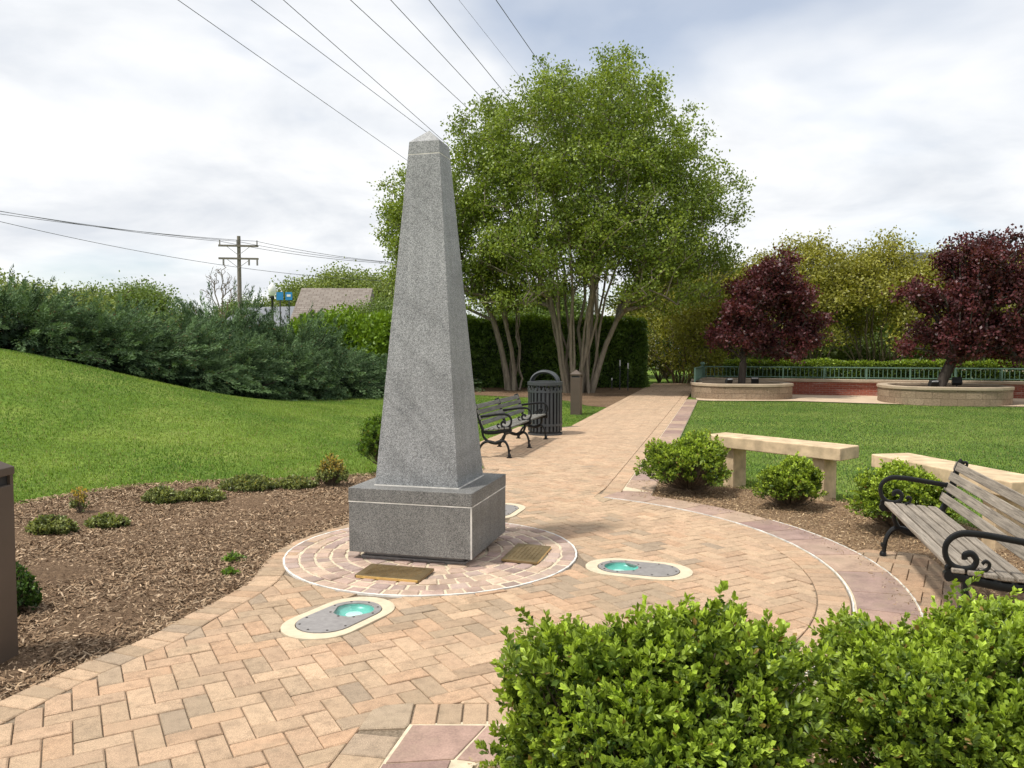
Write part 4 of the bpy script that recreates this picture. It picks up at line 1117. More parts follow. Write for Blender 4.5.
# --- white flowering shrub
def simple_shrub(name, loc, rad, hh, n, L, W, ca, cb, label, cat, mat='leaf', group=None, seed=1, flowers=None, shell=.55, up=.6, noise_=.12, core=True, fold=False, stem=True, zc=None):
    global rng; rng = np.random.default_rng(seed)
    e = empty(name, loc, 0, label, cat, group)
    d = rdir(n); d[:, 2] = np.abs(d[:, 2])*1.0-.18*(rng.random(n))
    lump = 1+noise_*(np.sin(4*d[:, 0]+seed)+np.sin(5*d[:, 1]+2*seed)+np.sin(6*d[:, 2]+d[:, 0]*5))/1.7
    k = (shell+(1-shell)*rng.random(n)**.5)*lump
    zc = hh*.38 if zc is None else zc
    P = np.stack([d[:, 0]*rad*k, d[:, 1]*rad*k, zc+d[:, 2]*(hh-zc)*k], 1)
    low = d[:, 2] < 0; P[low, 2] = zc+d[low, 2]*zc*4*rng.random(low.sum()); P[:, 2] = np.maximum(P[:, 2], .02)
    A = d*.7+rdir(n, up)*.9; A /= np.linalg.norm(A, axis=1)[:, None]
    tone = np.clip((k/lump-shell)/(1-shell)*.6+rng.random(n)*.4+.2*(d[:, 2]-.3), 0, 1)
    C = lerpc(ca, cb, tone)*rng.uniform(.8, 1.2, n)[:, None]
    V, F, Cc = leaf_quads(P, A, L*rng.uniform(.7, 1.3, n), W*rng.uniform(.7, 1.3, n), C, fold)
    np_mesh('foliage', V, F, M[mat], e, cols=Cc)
    if stem:
        m = MB()
        for q in range(7):
            a = q*.9+seed; m.tube([(0, 0, -.02), (.3*rad*math.cos(a), .3*rad*math.sin(a), zc*.7), (.6*rad*math.cos(a), .6*rad*math.sin(a), zc*1.4)], [.03*rad+.004, .02*rad+.003, .004], 5)
        m.build('stem', M['bark_mid'], e)
    if flowers:
        j = rng.integers(0, n, flowers); Pf = P[j]*1.03; nf = len(Pf)
        V, F, Cc = leaf_quads(np.repeat(Pf, 4, 0), rdir(nf*4, .2), .08, .035, np.tile(np.array([[.75,.75,.72]]), (nf*4, 1)))
        np_mesh('blossom', V, F, M['petal'], e, cols=Cc)
    return e
simple_shrub('flowering_shrub', (6.75, 36.2, 0), 1.0, 2.1, 4500, .1, .035, (.03,.06,.012), (.12,.18,.03), 'white-flowering shrub at the far end of the path beside the clipped hedge', 'shrub', seed=4, flowers=260)

for i, (x, y, r_, h_) in enumerate([(9.6,38.5,2.0,2.5),(12.9,38,2.2,2.7),(16.2,37,2.2,2.4),(19.5,36,2.2,2.6),(23,35,2.3,2.4),(8.2,42,2.4,3.2)]):
    simple_shrub('understory_shrub', (x, y, 0), r_, h_, 9000, .15, .05, (.03,.05,.012), (.1,.14,.03), ['dark shrub behind the yellow-green trees, nearest the path end', 'dark shrub seen through the stems left of centre behind the railing', 'dark shrub seen through the stems between the purple trees', 'dark shrub behind the right purple tree', 'dark shrub at the right edge behind the railing', 'dark shrub beyond the end of the path'][i], 'shrub', seed=140+i, group='dark shrubs behind the yellow-green trees')
# --- clipped hedge behind the crape myrtles, hedge behind railing
def hedge(name, loc, rz, Lx, Ly, H, n, leaf, ca, cb, label, seed, wob=.12, topb=None, mat='leaf'):
    global rng; rng = np.random.default_rng(seed)
    e = empty(name, loc, rz, label, 'hedge')
    ar = np.array([Lx*H, Lx*H*.35, Lx*Ly, Ly*H, Ly*H]); f = rng.choice(5, n, p=ar/ar.sum())
    u = rng.random(n); v = rng.random(n); P = np.zeros((n, 3)); N = np.zeros((n, 3))
    for k, (nx, ny, nz) in enumerate([(0,-1,0),(0,1,0),(0,0,1),(-1,0,0),(1,0,0)]):
        s = f == k
        if k < 2: P[s] = np.stack([(u[s]-.5)*Lx, np.full(s.sum(), ny*Ly/2), v[s]*H], 1)
        elif k == 2: P[s] = np.stack([(u[s]-.5)*Lx, (v[s]-.5)*Ly, np.full(s.sum(), H)], 1)
        else: P[s] = np.stack([np.full(s.sum(), nx*Lx/2), (u[s]-.5)*Ly, v[s]*H], 1)
        N[s] = (nx, ny, nz)
    wv = (np.sin(P[:, 0]*2.1+P[:, 2]*1.3)+np.sin(P[:, 0]*4.7-P[:, 2]*3.1+1)+np.sin(P[:, 0]*1.1+P[:, 1]*3))/3
    dep = wob*wv - rng.random(n)**2*wob*2.2
    P += N*dep[:, None]; P += rng.normal(0, .02, (n, 3)); P[:, 2] = np.maximum(P[:, 2], .02)
    A = N*.6+rdir(n, .4); A /= np.linalg.norm(A, axis=1)[:, None]
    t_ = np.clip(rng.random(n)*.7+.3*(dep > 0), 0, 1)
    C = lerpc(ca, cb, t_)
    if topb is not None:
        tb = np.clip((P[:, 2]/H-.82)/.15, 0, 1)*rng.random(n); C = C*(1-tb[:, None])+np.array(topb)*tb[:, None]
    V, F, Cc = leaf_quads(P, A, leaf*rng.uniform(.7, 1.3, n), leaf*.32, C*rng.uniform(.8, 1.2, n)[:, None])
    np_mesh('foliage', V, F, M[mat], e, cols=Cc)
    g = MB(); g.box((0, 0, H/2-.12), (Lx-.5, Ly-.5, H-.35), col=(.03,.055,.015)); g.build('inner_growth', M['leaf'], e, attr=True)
    return e
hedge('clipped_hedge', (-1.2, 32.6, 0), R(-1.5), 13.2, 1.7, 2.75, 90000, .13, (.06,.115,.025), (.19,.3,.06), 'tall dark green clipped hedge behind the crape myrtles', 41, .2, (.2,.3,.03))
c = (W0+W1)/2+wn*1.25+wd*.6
hedge('low_hedge', (c[0], c[1], .0), math.atan2(wd[1], wd[0]), WL-.6, .9, 1.12, 45000, .08, (.03,.06,.01), (.13,.2,.025), 'low bright green hedge along the back of the long railing', 42, .08, (.28,.38,.03))

# --- junipers
def juniper_mesh(seed, Rr, H, n=400):
    global rng; rng = np.random.default_rng(seed)
    a = rng.uniform(0, 2*np.pi, n); q = rng.random(n)**.75            # q 0 = low skirt, 1 = top
    q[:10] = rng.uniform(.85, 1.0, 10)
    el = q*1.2
    r = Rr*np.cos(el)*rng.uniform(.5, 1.05, n); z = H*(.03+.66*np.sin(el)*rng.uniform(.65, 1.0, n))
    P = np.stack([r*np.cos(a), r*np.sin(a), z], 1)
    D = np.stack([np.cos(a)*np.cos(el*.6+.1), np.sin(a)*np.cos(el*.6+.1), np.sin(el*.6+.15)], 1)+rng.normal(0, .25, (n, 3))
    D /= np.linalg.norm(D, axis=1)[:, None]
    Lp = rng.uniform(.4, 1.0, n)*(1+.3*q); Lp[:12] = rng.uniform(.9, 1.25, 12); D[:12, 2] += .8; D /= np.linalg.norm(D, axis=1)[:, None]
    D[12:, 2] -= .55*(1-q[12:]); D /= np.linalg.norm(D, axis=1)[:, None]
    per = 120; idx = np.repeat(np.arange(n), per); f = rng.random(n*per)
    side = rdir(n*per); ax_ = D[idx]
    side -= ax_*(side*ax_).sum(1)[:, None]; side /= np.linalg.norm(side, axis=1)[:, None]
    w = .15*(1-f)**.8*rng.random(n*per)**.8
    B = P[idx]+ax_*(f*Lp[idx])[:, None]+side*w[:, None]
    B[:, 2] -= .16*(f**2)*Lp[idx]*(q[idx] < .85)
    A = ax_*.9+side*.55+rng.normal(0, .12, (n*per, 3)); A /= np.linalg.norm(A, axis=1)[:, None]
    sh = rng.random(n)[idx]
    C = lerpc((.022,.05,.024), (.2,.31,.14), np.clip(sh**1.3*.75+.35*f*rng.random(n*per), 0, 1))
    brown = rng.random(n*per) < .012; C[brown] = (.16,.08,.035)
    B[:, 2] = np.maximum(B[:, 2], .01)
    V, F, Cc = leaf_quads(B, A, .095*rng.uniform(.6, 1.3, n*per), .0115, C)
    # inner mass of bigger sprays
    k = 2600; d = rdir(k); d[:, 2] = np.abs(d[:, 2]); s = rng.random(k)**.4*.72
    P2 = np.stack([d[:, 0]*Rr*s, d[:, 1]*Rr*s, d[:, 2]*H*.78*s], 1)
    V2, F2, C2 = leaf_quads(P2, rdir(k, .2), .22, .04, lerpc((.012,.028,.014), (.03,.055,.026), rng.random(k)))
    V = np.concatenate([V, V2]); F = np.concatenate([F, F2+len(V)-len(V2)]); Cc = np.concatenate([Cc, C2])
    return V, F, Cc, P, D, Lp
jun_proto = []
def make_juniper(seed, Rr, H):
    V, F, C, P, D, Lp = juniper_mesh(seed, Rr, H)
    e = empty('juniper', (0,0,0)); np_mesh('foliage', V, F, M['conifer'], e, cols=C)
    m = MB()
    for i in range(0, 400, 16):
        p = P[i]; m.tube([(p[0]*.05, p[1]*.05, 0), tuple(p*.55+np.array([0,0,.05])), tuple(p), tuple(p+D[i]*Lp[i]*.8)], [.04, .028, .016, .006], 5)
    m.build('branches', M['bark_dark'], e); return e
protos = [make_juniper(51+i, 2.0, 2.6) for i in range(4)]
jun = [  # x, y, height scale, radius scale
 (-15.2,15.6,.8,1.0),(-13.0,16.9,.78,1.0),(-11.3,17.9,.78,.95),(-9.9,18.9,.78,.92),(-8.9,20.3,.8,.9),(-8.2,22.2,.85,.9),(-7.2,24.2,.85,.9),(-5.9,25.9,.75,.9),(-4.6,27.3,.6,.85),(-3.3,28.7,.55,.8),
 (-15.5,18.6,.95,1.05),(-13.2,19.8,1.12,.9),(-11.2,20.9,1.0,1.0),(-9.9,23.0,1.08,1.0),(-9.4,25.6,1.45,1.0),(-7.6,27.4,1.28,1.0),(-17.5,16.6,1.0,1.0)]
jl = ['front row juniper beyond the left edge of the lawn mound', 'front row juniper at the left edge on top of the mound', 'second front row juniper from the left edge', 'third front row juniper from the left edge', 'front row juniper where the mound begins to drop', 'front row juniper in the middle of the slope', 'front row juniper below the utility pole', 'front row juniper below the brown shingled roof', 'front row juniper at the low end of the row near the obelisk', 'small juniper half hidden behind the obelisk shaft',
 'tall back row juniper at the far left', 'tallest back row juniper with a pointed leader', 'back row juniper left of the gap in the row', 'back row juniper with a dark upright plume', 'back row juniper left of the utility pole', 'back row juniper below the street lamp', 'back row juniper outside the left edge']
used = set()
for i, (x, y, hs, rs) in enumerate(jun):
    k = i % 4
    e = protos[k] if k not in used else copy_tree(protos[k]); used.add(k)
    e.location = (x, y, float(hgt(x, y))-.05); e.rotation_euler = (0, 0, i*1.9); e.scale = (rs, rs, hs)
    tag(e, 'spreading blue-green '+jl[i], 'juniper', 'junipers along the top of the lawn')

# bright shrub behind junipers, left of obelisk
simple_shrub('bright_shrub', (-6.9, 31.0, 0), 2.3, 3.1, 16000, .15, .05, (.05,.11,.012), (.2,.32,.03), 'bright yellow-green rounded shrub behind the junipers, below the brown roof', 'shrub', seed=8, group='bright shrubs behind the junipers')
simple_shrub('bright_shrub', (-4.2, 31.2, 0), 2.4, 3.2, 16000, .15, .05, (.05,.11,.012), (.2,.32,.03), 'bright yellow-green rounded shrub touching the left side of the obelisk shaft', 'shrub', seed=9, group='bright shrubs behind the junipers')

# --- glossy rounded bushes
def bush(loc, rx, ry, hh, shoots, L, W, label, seed, ca=(.03,.075,.012), cb=(.44,.58,.07), per=15, slen=.12, group='rounded glossy green bushes', flatten=0, tipf=.45, name='round_bush'):
    global rng; rng = np.random.default_rng(seed)
    e = empty(name, loc, 0, label, 'bush', group)
    d = rdir(shoots); d[:, 2] = np.where(d[:, 2] < -.25, -d[:, 2], d[:, 2])
    lump = 1+.1*(np.sin(5*d[:, 0]+seed)+np.sin(6*d[:, 1]+2.3*seed)+np.sin(7*d[:, 2]+4*d[:, 0]))
    dp = rng.random(shoots)**.6; k = (.62+.38*dp)*lump
    k[rng.random(shoots) < .12] *= 1.12
    pz = np.sign(d[:, 2])*np.abs(d[:, 2])**.95
    P = np.stack([d[:, 0]*rx*k, d[:, 1]*ry*k, hh*.48+pz*hh*.52*k], 1); P[:, 2] = np.maximum(P[:, 2], .03)
    D = d*.75+rdir(shoots, .9)*.7; D /= np.linalg.norm(D, axis=1)[:, None]
    n = shoots*per; idx = np.repeat(np.arange(shoots), per); f = np.tile((np.arange(per)+.5)/per, shoots)
    sl = slen*rng.uniform(.6, 1.25, shoots)
    ax_ = D[idx]; side = rdir(n); side -= ax_*(side*ax_).sum(1)[:, None]; side /= np.linalg.norm(side, axis=1)[:, None]
    B = P[idx]-ax_*(sl[idx]*.8*(1-f))[:, None]
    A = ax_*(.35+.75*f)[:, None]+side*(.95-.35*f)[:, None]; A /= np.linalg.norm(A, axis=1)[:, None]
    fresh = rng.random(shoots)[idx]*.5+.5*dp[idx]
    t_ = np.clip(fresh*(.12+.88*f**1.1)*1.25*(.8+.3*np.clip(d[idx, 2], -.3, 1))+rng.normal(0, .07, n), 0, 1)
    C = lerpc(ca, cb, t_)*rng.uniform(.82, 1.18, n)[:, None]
    dead = rng.random(n) < .012; C[dead] = (.3,.2,.06)
    Ls = L*rng.uniform(.6, 1.3, n)*(1.0-.25*(f > .85))
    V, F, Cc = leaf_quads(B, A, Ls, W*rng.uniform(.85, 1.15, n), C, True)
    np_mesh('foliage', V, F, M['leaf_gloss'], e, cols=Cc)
    # twigs
    m_ = shoots//2; root = np.stack([P[:m_, 0]*.15, P[:m_, 1]*.15, P[:m_, 2]*.25], 1); tips = P[:m_]*.84+np.array([0, 0, .02])
    mid_ = (root+tips)/2+np.array([0, 0, -.04])
    NN = np.concatenate([root, mid_, tips]); par = np.concatenate([np.full(m_, -1), np.arange(m_), np.arange(m_)+m_]); rad = np.concatenate([np.full(m_, .006), np.full(m_, .004), np.full(m_, .002)])
    V, F = skel_mesh(NN, par, rad, 4); np_mesh('twigs', V, F, M['bark_mid'], e)
    return e
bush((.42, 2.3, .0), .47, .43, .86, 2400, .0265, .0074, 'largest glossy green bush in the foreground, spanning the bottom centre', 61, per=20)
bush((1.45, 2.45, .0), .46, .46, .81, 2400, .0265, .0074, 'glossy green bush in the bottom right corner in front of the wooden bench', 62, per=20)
bush((1.98, 8.8, .0), .48, .44, .64, 1500, .034, .0095, 'round bush at the left end of the farther tan bench', 63, per=13)
bush((2.82, 7.95, .0), .33, .32, .5, 850, .034, .0095, 'smallest round bush, in front of the farther tan bench', 64, per=13)
bush((3.42, 6.9, .0), .41, .36, .6, 1400, .034, .0095, 'round bush behind the far arm of the wooden bench', 65, per=13)
bush((-1.62, 10.25, .03), .4, .4, .72, 1100, .036, .0095, 'round bush touching the left side of the obelisk shaft', 66, per=12, ca=(.03,.07,.012), cb=(.22,.36,.04))

# --- low scruffy shrubs in the left mulch bed
def low_shrub(x, y, rx, hh, label, seed, ca=(.08,.11,.03), cb=(.32,.36,.12), yel=0, n=260, L=.03):
    global rng; rng = np.random.default_rng(seed)
    z = float(hgt(x, y))+.02; e = empty('low_shrub', (x, y, z), 0, label, 'shrub', 'low scruffy shrubs in the left mulch bed')
    a = rng.uniform(0, 2*np.pi, n); r = rx*np.sqrt(rng.random(n)); top = hh*(1-(r/rx)**2*.6)*rng.uniform(.5, 1, n)
    P = np.stack([r*np.cos(a), r*.7*np.sin(a), top], 1); D = np.stack([np.cos(a)*.5, np.sin(a)*.5, np.full(n, .8)], 1)+rng.normal(0, .3, (n, 3)); D /= np.linalg.norm(D, axis=1)[:, None]
    per = 12; idx = np.repeat(np.arange(n), per); f = np.tile((np.arange(per)+.5)/per, n); ax_ = D[idx]
    side = rdir(n*per); B = P[idx]-ax_*(.07*(1-f))[:, None]; A = ax_*.6+side*.8; A /= np.linalg.norm(A, axis=1)[:, None]
    C = lerpc(ca, cb, np.clip(f*rng.random(n)[idx]*1.3, 0, 1))
    if yel:
        yy = (P[idx, 2] > hh*.5) & (rng.random(n*per) < yel); C[yy] = (.5,.38,.09)
    V, F, Cc = leaf_quads(B, A, L*rng.uniform(.7, 1.3, n*per), L*.3, C); V[:, 2] = np.maximum(V[:, 2], .004)
    np_mesh('foliage', V, F, M['leaf'], e, cols=Cc)
    root = np.stack([P[:, 0]*.1, P[:, 1]*.1, np.zeros(n)], 1); NN = np.concatenate([root, P]); par = np.concatenate([np.full(n, -1), np.arange(n)])
    V, F = skel_mesh(NN, par, np.concatenate([np.full(n, .005), np.full(n, .002)]), 4); np_mesh('stem', V, F, M['bark_mid'], e)
low_shrub(-3.97, 6.75, .21, .17, 'small green shrub left of its twin, upper left of the mulch bed', 71)
low_shrub(-3.62, 7.0, .19, .13, 'small low green shrub, second from the left in the mulch bed', 72, n=200)
low_shrub(-3.6, 8.05, .2, .17, 'low shrub at the lawn edge, left half of the paired clump', 73)
low_shrub(-3.26, 8.2, .26, .15, 'low shrub at the lawn edge, right half of the paired clump', 74)
low_shrub(-2.97, 8.85, .34, .18, 'wide low shrub at the lawn edge with bare grey twigs', 75, yel=.04, n=380)
low_shrub(-2.5, 9.0, .27, .15, 'low yellowish shrub right of the wide twiggy one', 76, yel=.05)
low_shrub(-2.1, 9.15, .2, .4, 'upright shrub with orange-yellow shoots, left of the obelisk', 77, yel=.55, n=200)
low_shrub(-4.1, 7.45, .1, .34, 'thin yellow-tipped shoot behind the two small shrubs', 78, yel=.8, n=30)
low_shrub(-3.08, 4.78, .17, .33, 'dense dark green shrub right behind the left bollard', 79, ca=(.02,.05,.01), cb=(.09,.17,.03), n=420)
low_shrub(-2.12, 5.95, .09, .05, 'tiny green weed in the mulch near the paving edge', 80, cb=(.2,.35,.05), n=40)
low_shrub(-2.02, 5.6, .06, .04, 'tiniest green weed in the mulch, nearest the paving curve', 82, cb=(.2,.35,.05), n=30)

# --- background trees
def bg_tree_proto(seed, H, rx, n, per, ca, cb, L=.24):
    return crape((0,0,0), vase(rx, rx, H*.25, H, H*.55, (0,0), .35, .2, seed), n, per, 3, (1.5, H*.25), .22, ca, cb, None, .3, seed, L, L*.35, barkm='bark_mid', name='broadleaf_tree', sp=.75, tipr=.03)
pa = bg_tree_proto(91, 8.5, 4.0, 260, 120, (.1,.15,.035), (.3,.36,.1))
pb = bg_tree_proto(92, 8.0, 4.4, 260, 120, (.07,.12,.03), (.22,.3,.07))
bgt = [(0,-20.2,80,.98,'pale green broadleaf tree behind the street lamp'),(0,-17.0,82,1.1,'tallest pale green broadleaf tree behind the brown roof'),(1,-26.5,80,.78,'small green broadleaf tree right of the utility pole'),(0,-13.6,80,1.02,'pale green broadleaf tree between the brown roof and the obelisk'),
       (1,-8.0,50,.55,'darker broadleaf tree beside the left edge of the obelisk'),(0,-20.5,31,.5,'pale olive broadleaf tree at the far left behind the junipers'),(0,-17.6,31,.46,'pale olive broadleaf tree rising behind the junipers, second from the left'),(1,-14.4,33,.37,'low broadleaf tree behind the junipers near the left'),
       (1,2,62,.8,'broadleaf tree far behind the clipped hedge'),(0,12,58,.85,'broadleaf tree far beyond the end of the path'),(1,22,52,.8,'broadleaf tree far behind the railing, left of the dark roof'),(0,8.6,44,.55,'small light green tree beyond the path end'),(1,-30,62,.8,'broadleaf tree beyond the left edge')]
us = set()
for k, x, y, s_, lb in bgt:
    p = (pa, pb)[k]; e = p if k not in us else copy_tree(p); us.add(k)
    e.location = (x, y, 0); e.scale = (s_, s_, s_); e.rotation_euler = (0, 0, x*1.3); tag(e, lb, 'tree', 'broadleaf trees in the background')
# bare tree by the pole
fan_tree('bare_tree', (-20.9, 57, 0), [(0,0,7.2,.7),(-.7,0,6.6,.6),(.7,.3,6.4,.6),(-1.1,.2,5.6,.5),(1.0,-.2,5.4,.5),(.1,.4,6.0,.7)], 130, 2, 5, .07, .1, (.12,.08,.06), (.2,.15,.1), .09, .02, .1, 'leafless twiggy tree against the utility pole', None, 95, 'bark_mid', zmin=3, trunk=[(0,0,0),(0,0,1.5),(.05,0,3.2)], ctl=.5)
# ------------------------------------------------------------------ POLES, WIRES, BUILDINGS
def utility_pole(loc, rz, H, label):
    e = empty('utility_pole', loc, rz, label, 'utility pole', 'wooden utility poles')
    m = MB(); m.tube([(0,0,0),(0,0,H*.45),(0,0,H)], [.2,.17,.13], 12); m.build('pole', M['pole_wood'], e, smooth=True)
    for dz in (.75, 1.7):
        m = MB(); m.box((0, -.16, H-dz), (2.9, .12, .14)); ca_ = m.build('crossarm', M['pole_wood'], e)
        m = MB()
        for x in ((-1.35, -.1, 1.35) if dz < 1 else (-1.1, .75, 1.35)):
            if dz < 1: m.cyl((x, -.16, H-dz+.07), .05, .35, 8); 
            else: m.cyl((x, -.16, H-dz-.5), .07, .45, 8)
        m.build('insulator', M['steel'], ca_)
        m = MB(); 
        for s_ in (-1, 1): m.tube([(s_*.85, -.2, H-dz-.05), (0, -.2, H-dz-.7)], .02, 5)
        m.build('brace', M['steel'], ca_)
    return e
utility_pole((-20.6, 60, 0), R(8), 10.0, 'wooden utility pole with two crossarms above the juniper row').scale = (1, 1, 1)
m = MB(); m.cyl((-20.6, 59.79, 5.6), .25, 0.0001, 6)
HP = (6.5, 61.0)
utility_pole((HP[0], HP[1], 0), R(15), 8.9, 'distant utility pole hidden behind the stems of the large crape myrtle')
def wire(p0, p1, sag, label, r=.018, n=26):
    p0 = np.array(p0, float); p1 = np.array(p1, float); pts = []
    for i in range(n+1):
        f = i/n; p = p0*(1-f)+p1*f; p[2] -= 4*sag*f*(1-f); pts.append(tuple(p-np.array(p0)))
    m = MB(); m.tube(pts, r, 6); o = m.build('overhead_wire', M['wire']); o.location = tuple(p0)
    tag(o, label, 'wire', 'overhead wires crossing the sky')
    return o
f_ = 790.; pit = math.atan(37/790.)
def ray(u, v):
    x = (u-512)/f_; up = (384-v)/f_; return np.array([x, math.cos(pit)+up*math.sin(pit), -math.sin(pit)+up*math.cos(pit)])
def on_ray(u, v, d): r_ = ray(u, v); return np.array([0,0,1.6])+r_/r_[1]*d
# each overhead wire runs straight through two points high above the lawn
wl = [((180,0),(405,158)),((253,0),(425,130)),((285,0),(430,128)),((352,0),(460,100)),((392,0),(480,95)),((430,0),(495,80)),((460,0),(512,66)),((497,0),(535,55))]
for i, (a, b) in enumerate(wl):
    h0 = 14.5
    ra_ = ray(*a); A = np.array([0,0,1.6])+ra_*((h0-1.6)/ra_[2])
    rb2 = ray(*b)
    # point on the second ray lying in the vertical plane that holds the common heading
    hx, hy = .335, 1.0
    # A + k*(hx,hy) = m*rb2(xy)
    det = hx*(-rb2[1])-hy*(-rb2[0]); k = ((-A[0])*(-rb2[1])-(-A[1])*(-rb2[0]))/det
    mm = (A[1]+k*hy)/rb2[1]; B = np.array([0,0,1.6])+rb2*mm
    d = B-A; s0 = A-d*(28/np.linalg.norm(d)); 
    B = B+d*(9/np.linalg.norm(d)); C_ = np.array([HP[0]+(-1.3, -1.1, 0, .8, 1.3, -.4, .4, 1.0)[i], HP[1], (8.4, 8.4, 8.9, 8.4, 8.4, 6.1, 6.1, 6.1)[i]])
    pts = [tuple(s0)]+[tuple(s0*(1-f)+A*f) for f in (.5, 1)]+[tuple(A*(1-f)+B*f) for f in (.33, .66, 1)]
    # beyond B flatten out towards the hidden pole
    for f in np.linspace(.12, 1, 10):
        q = B*(1-f)+C_*f; q[2] -= 0; sl = d[2]/np.hypot(d[0], d[1]); dist = np.hypot(*(C_-B)[:2])
        zq = B[2]+sl*dist*f*(1-f)**1.5+(C_[2]-B[2])*f**1.6; q[2] = zq; pts.append(tuple(q))
    m = MB(); m.tube([tuple(np.array(p)-s0) for p in pts], .014 if i not in (6,) else .006, 6); o = m.build('overhead_wire', M['wire']); o.location = tuple(s0)
    nm = ['lowest and leftmost', 'second from the left', 'third from the left', 'fourth from the left', 'fifth from the left', 'sixth from the left', 'very thin seventh', 'rightmost']
    tag(o, nm[i]+' of the overhead wires slanting down across the sky', 'wire', 'overhead wires slanting across the sky')
# wires on the left pole
for i, (a, u0, v0, tx, tz, sg) in enumerate([((-21.95,59.9,9.6), -60, 199, 5.2, 8.5, 1.1), ((-20.7,59.9,9.6), -60, 200, 6.4, 8.5, 1.1), ((-19.25,59.9,9.6), -60, 204, 7.8, 8.5, 1.2), ((-21.7,59.9,7.8), -60, 206, 7.2, 7.2, .9)]):
    p = on_ray(u0, v0, 46)
    wire(p, a, .25, ['topmost', 'second', 'third', 'lowest'][i]+' of the wires running left from the utility pole', .016)
    wire(a, (tx, 61, tz), sg, ['topmost', 'second', 'third', 'lowest'][i]+' of the wires running right from the utility pole', .016)

e = empty('street_lamp', (-13.6, 45, 0), 0, 'street lamp with frosted white globe above the junipers', 'street lamp')
m = MB(); m.lathe([(.16,0),(.16,.4),(.08,.6),(.065,4.3),(.11,4.4),(.13,4.5),(.1,4.55)], seg=12); m.build('post', M['black_paint'], e, smooth=True)
m = MB(); m.lathe([(.12,4.55),(.2,4.7),(.22,4.9),(.19,5.08),(.09,5.2),(.03,5.28)], seg=16); m.build('globe', M['globe'], e, smooth=True)
for i, x in enumerate((-14.55, -13.9)):
    x = (281+9*i-512)/790*50
    e = empty('blue_sign', (x, 50, 0), 0, ['plain blue sign on a thin post, nearer the street lamp', 'blue sign with a pale patch, right of the plain blue sign'][i], 'sign', 'blue signs beside the street lamp')
    m = MB(); m.cyl((0,0,0), .04, 4.6, 8); m.build('post', M['iron_grey'], e)
    m = MB(); m.box((0,-.05,4.85), (.42,.05,.5)); p = m.build('panel', M['blue'], e)
    if i: m = MB(); m.box((0,-.08,4.88), (.24,.01,.14)); m.build('emblem_patch', M['white_paint'], p)

def building(name, loc, rz, L, D, hw, hr, roofm, wallm, label, nwin, uvroof=False):
    e = empty(name, loc, rz, label, 'building')
    m = MB(); m.box((0,0,hw/2), (L,D,hw)); w_ = m.build('wall', wallm, e)
    V = [(-L/2-.4,-D/2-.5,hw),(L/2+.4,-D/2-.5,hw),(L/2+.4,D/2+.5,hw),(-L/2-.4,D/2+.5,hw),(-L/2-.4,0,hw+hr),(L/2+.4,0,hw+hr)]
    F = [(0,1,5,4),(2,3,4,5),(1,2,5),(3,0,4),(0,3,2,1)]
    me = bpy.data.meshes.new('roof'); me.from_pydata(V, [], F); uv = me.uv_layers.new(name='UVMap')
    U = [(me.vertices[l.vertex_index].co.x, me.vertices[l.vertex_index].co.y) for l in me.loops]
    uv.data.foreach_set('uv', np.array(U, np.float32).ravel()); me.materials.append(roofm); link(bpy.data.objects.new('roof', me), e)
    for k in range(nwin):
        m = MB(); x = -L/2+L*(k+.5)/nwin; m.box((x,-D/2-.02,hw*.55), (1.1,.06,1.4)); w = m.build('window', M['white_paint'], e)
        m = MB(); m.box((x,-D/2-.06,hw*.55), (.95,.03,1.25)); m.build('pane', M['window'], w)
    m = MB(); m.box((0,-D/2-.03,1.05), (1.0,.06,2.1)); m.build('door', M['brown_metal'], e)
    return e
building('shingled_building', (-11.9, 54, 0), R(2), 4.0, 6, 3.3, 2.35, M['shingle'], M['stucco'], 'building with brown shingled roof behind the junipers', 2)
building('grey_building', (-20.3, 68, 0), R(-20), 6, 6, 3.3, 1.8, M['roof_grey'], M['stucco_white'], 'pale building with grey roof beside the utility pole', 3)
building('dark_roofed_building', (41, 57, 0), R(-5), 30, 14, 6.0, 2.55, M['roof_dark'], M['stucco'], 'large building with a dark roof beyond the trees on the right', 8)

# garden stakes by the hedge
for i, (u, y, h) in enumerate([(620, 30.2, 1.15), (628, 29.6, 1.05), (612, 30.6, .45)]):
    x = (u-512)/790*y
    e = empty('garden_stake', (x, y, 0), 0, ['thin dark stake with white tip nearest the large tree, before the hedge', 'thin dark stake with white tip nearest the path, before the hedge', 'short stake low against the hedge'][i], 'stake', 'thin stakes in the bed before the hedge')
    m = MB(); m.cyl((0,0,0), .018, h*.8, 6); m.build('rod', M['iron_grey'], e)
    m = MB(); m.cyl((0,0,h*.8), .022, h*.2, 6); m.build('tip', M['white_paint'], e)

# ------------------------------------------------------------------ CAMERA, LIGHT, SKY
cam = bpy.data.cameras.new('camera'); co = bpy.data.objects.new('camera', cam); link(co)
cam.sensor_width = 36; cam.lens = 790/1024*36; cam.clip_end = 5000; cam.clip_start = .05
co.location = (0, 0, 1.65); co.rotation_euler = (math.pi/2-pit, 0, 0); S.camera = co
EL, AZX, AZY = R(62), -.88, -.48       # sun elevation and horizontal direction towards the sun
sun = bpy.data.lights.new('sun', 'SUN'); sun.energy = 2.8; sun.angle = R(5); sun.color = (1, .95, .86)
so = bpy.data.objects.new('sun', sun); link(so); so.location = (-30, -20, 50)
v = Vector((AZX*math.cos(EL), AZY*math.cos(EL), math.sin(EL))).normalized()
so.rotation_euler = v.to_track_quat('Z', 'Y').to_euler()
W = bpy.data.worlds.new('World'); S.world = W; W.use_nodes = True; nt = W.node_tree; nt.nodes.clear()
def nn(k, **kw):
    q = nt.nodes.new(k)
    for a, v_ in kw.items(): setattr(q, a, v_)
    return q
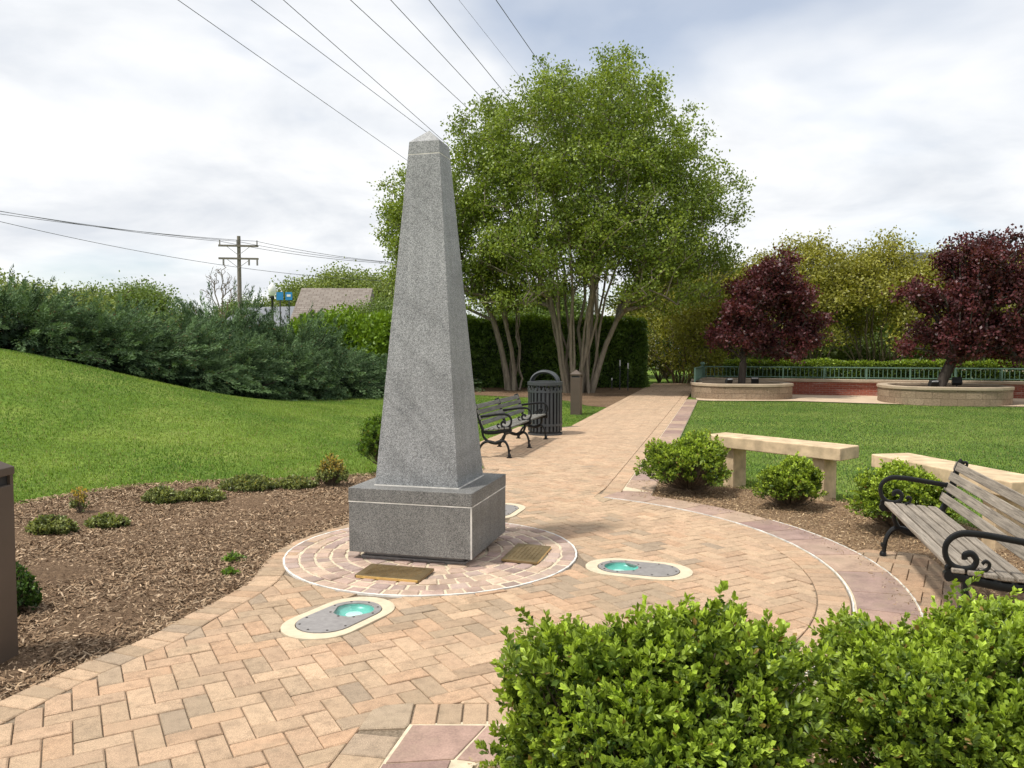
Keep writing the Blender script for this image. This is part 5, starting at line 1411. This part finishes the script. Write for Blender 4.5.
sky = nn('ShaderNodeTexSky', sky_type='NISHITA'); sky.sun_disc = False; sky.sun_elevation = EL
sky.sun_rotation = math.atan2(v.x, v.y); sky.air_density = 1.0; sky.dust_density = 1.0
tc = nn('ShaderNodeTexCoord'); sp = nn('ShaderNodeSeparateXYZ'); nt.links.new(tc.outputs['Generated'], sp.inputs[0])
ad = nn('ShaderNodeMath', operation='ADD'); ad.inputs[1].default_value = .2; nt.links.new(sp.outputs[2], ad.inputs[0])
mx = nn('ShaderNodeMath', operation='MAXIMUM'); mx.inputs[1].default_value = .05; nt.links.new(ad.outputs[0], mx.inputs[0])
dx_ = nn('ShaderNodeMath', operation='DIVIDE'); nt.links.new(sp.outputs[0], dx_.inputs[0]); nt.links.new(mx.outputs[0], dx_.inputs[1])
dy_ = nn('ShaderNodeMath', operation='DIVIDE'); nt.links.new(sp.outputs[1], dy_.inputs[0]); nt.links.new(mx.outputs[0], dy_.inputs[1])
cb_ = nn('ShaderNodeCombineXYZ'); nt.links.new(dx_.outputs[0], cb_.inputs[0]); nt.links.new(dy_.outputs[0], cb_.inputs[1])
def wnoise(scale, detail, rough, off, sc=(1,1,1)):
    mp = nn('ShaderNodeMapping'); mp.inputs['Location'].default_value = off; mp.inputs['Scale'].default_value = sc; nt.links.new(cb_.outputs[0], mp.inputs[0])
    q = nn('ShaderNodeTexNoise'); q.inputs['Scale'].default_value = scale; q.inputs['Detail'].default_value = detail; q.inputs['Roughness'].default_value = rough; q.inputs['Distortion'].default_value = .25
    nt.links.new(mp.outputs[0], q.inputs['Vector']); return q.outputs['Fac']
def wramp(f, stops):
    r_ = nn('ShaderNodeValToRGB'); el = r_.color_ramp.elements
    while len(el) < len(stops): el.new(.5)
    for i, (p, c_) in enumerate(stops): el[i].position = p; el[i].color = (*c_, 1) if hasattr(c_, '__len__') else (c_, c_, c_, 1)
    nt.links.new(f, r_.inputs[0]); return r_.outputs[0]
cover = wramp(wnoise(.75, 5, .5, (8.93, .6, 0)), [(.32, .38), (.44, .9), (.54, 1)])
shade = wramp(wnoise(1.5, 7, .55, (2.4, 13.8, 0), (1, 1, 1)), [(.32, (.54, .57, .615)), (.5, (.7, .715, .735)), (.68, (.83, .83, .825))])
mu = nn('ShaderNodeMix', data_type='RGBA', blend_type='MULTIPLY'); mu.inputs[0].default_value = 1; nt.links.new(shade, mu.inputs[6]); mu.inputs[7].default_value = (9.25, 9.2, 9.15, 1)
mi = nn('ShaderNodeMix', data_type='RGBA'); nt.links.new(cover, mi.inputs[0]); nt.links.new(sky.outputs[0], mi.inputs[6]); nt.links.new(mu.outputs[2], mi.inputs[7])
bg = nn('ShaderNodeBackground'); bg.inputs[1].default_value = .1; nt.links.new(mi.outputs[2], bg.inputs[0])
wo = nn('ShaderNodeOutputWorld'); nt.links.new(bg.outputs[0], wo.inputs[0])
S.view_settings.view_transform = 'Standard'; S.view_settings.look = 'None'; S.view_settings.exposure = .6; S.view_settings.gamma = 1
S.render.engine = 'CYCLES'; S.cycles.use_denoising = True; S.cycles.max_bounces = 6; S.cycles.transparent_max_bounces = 8
S.cycles.use_adaptive_sampling = True; S.cycles.adaptive_threshold = .02; S.cycles.sample_clamp_indirect = 6
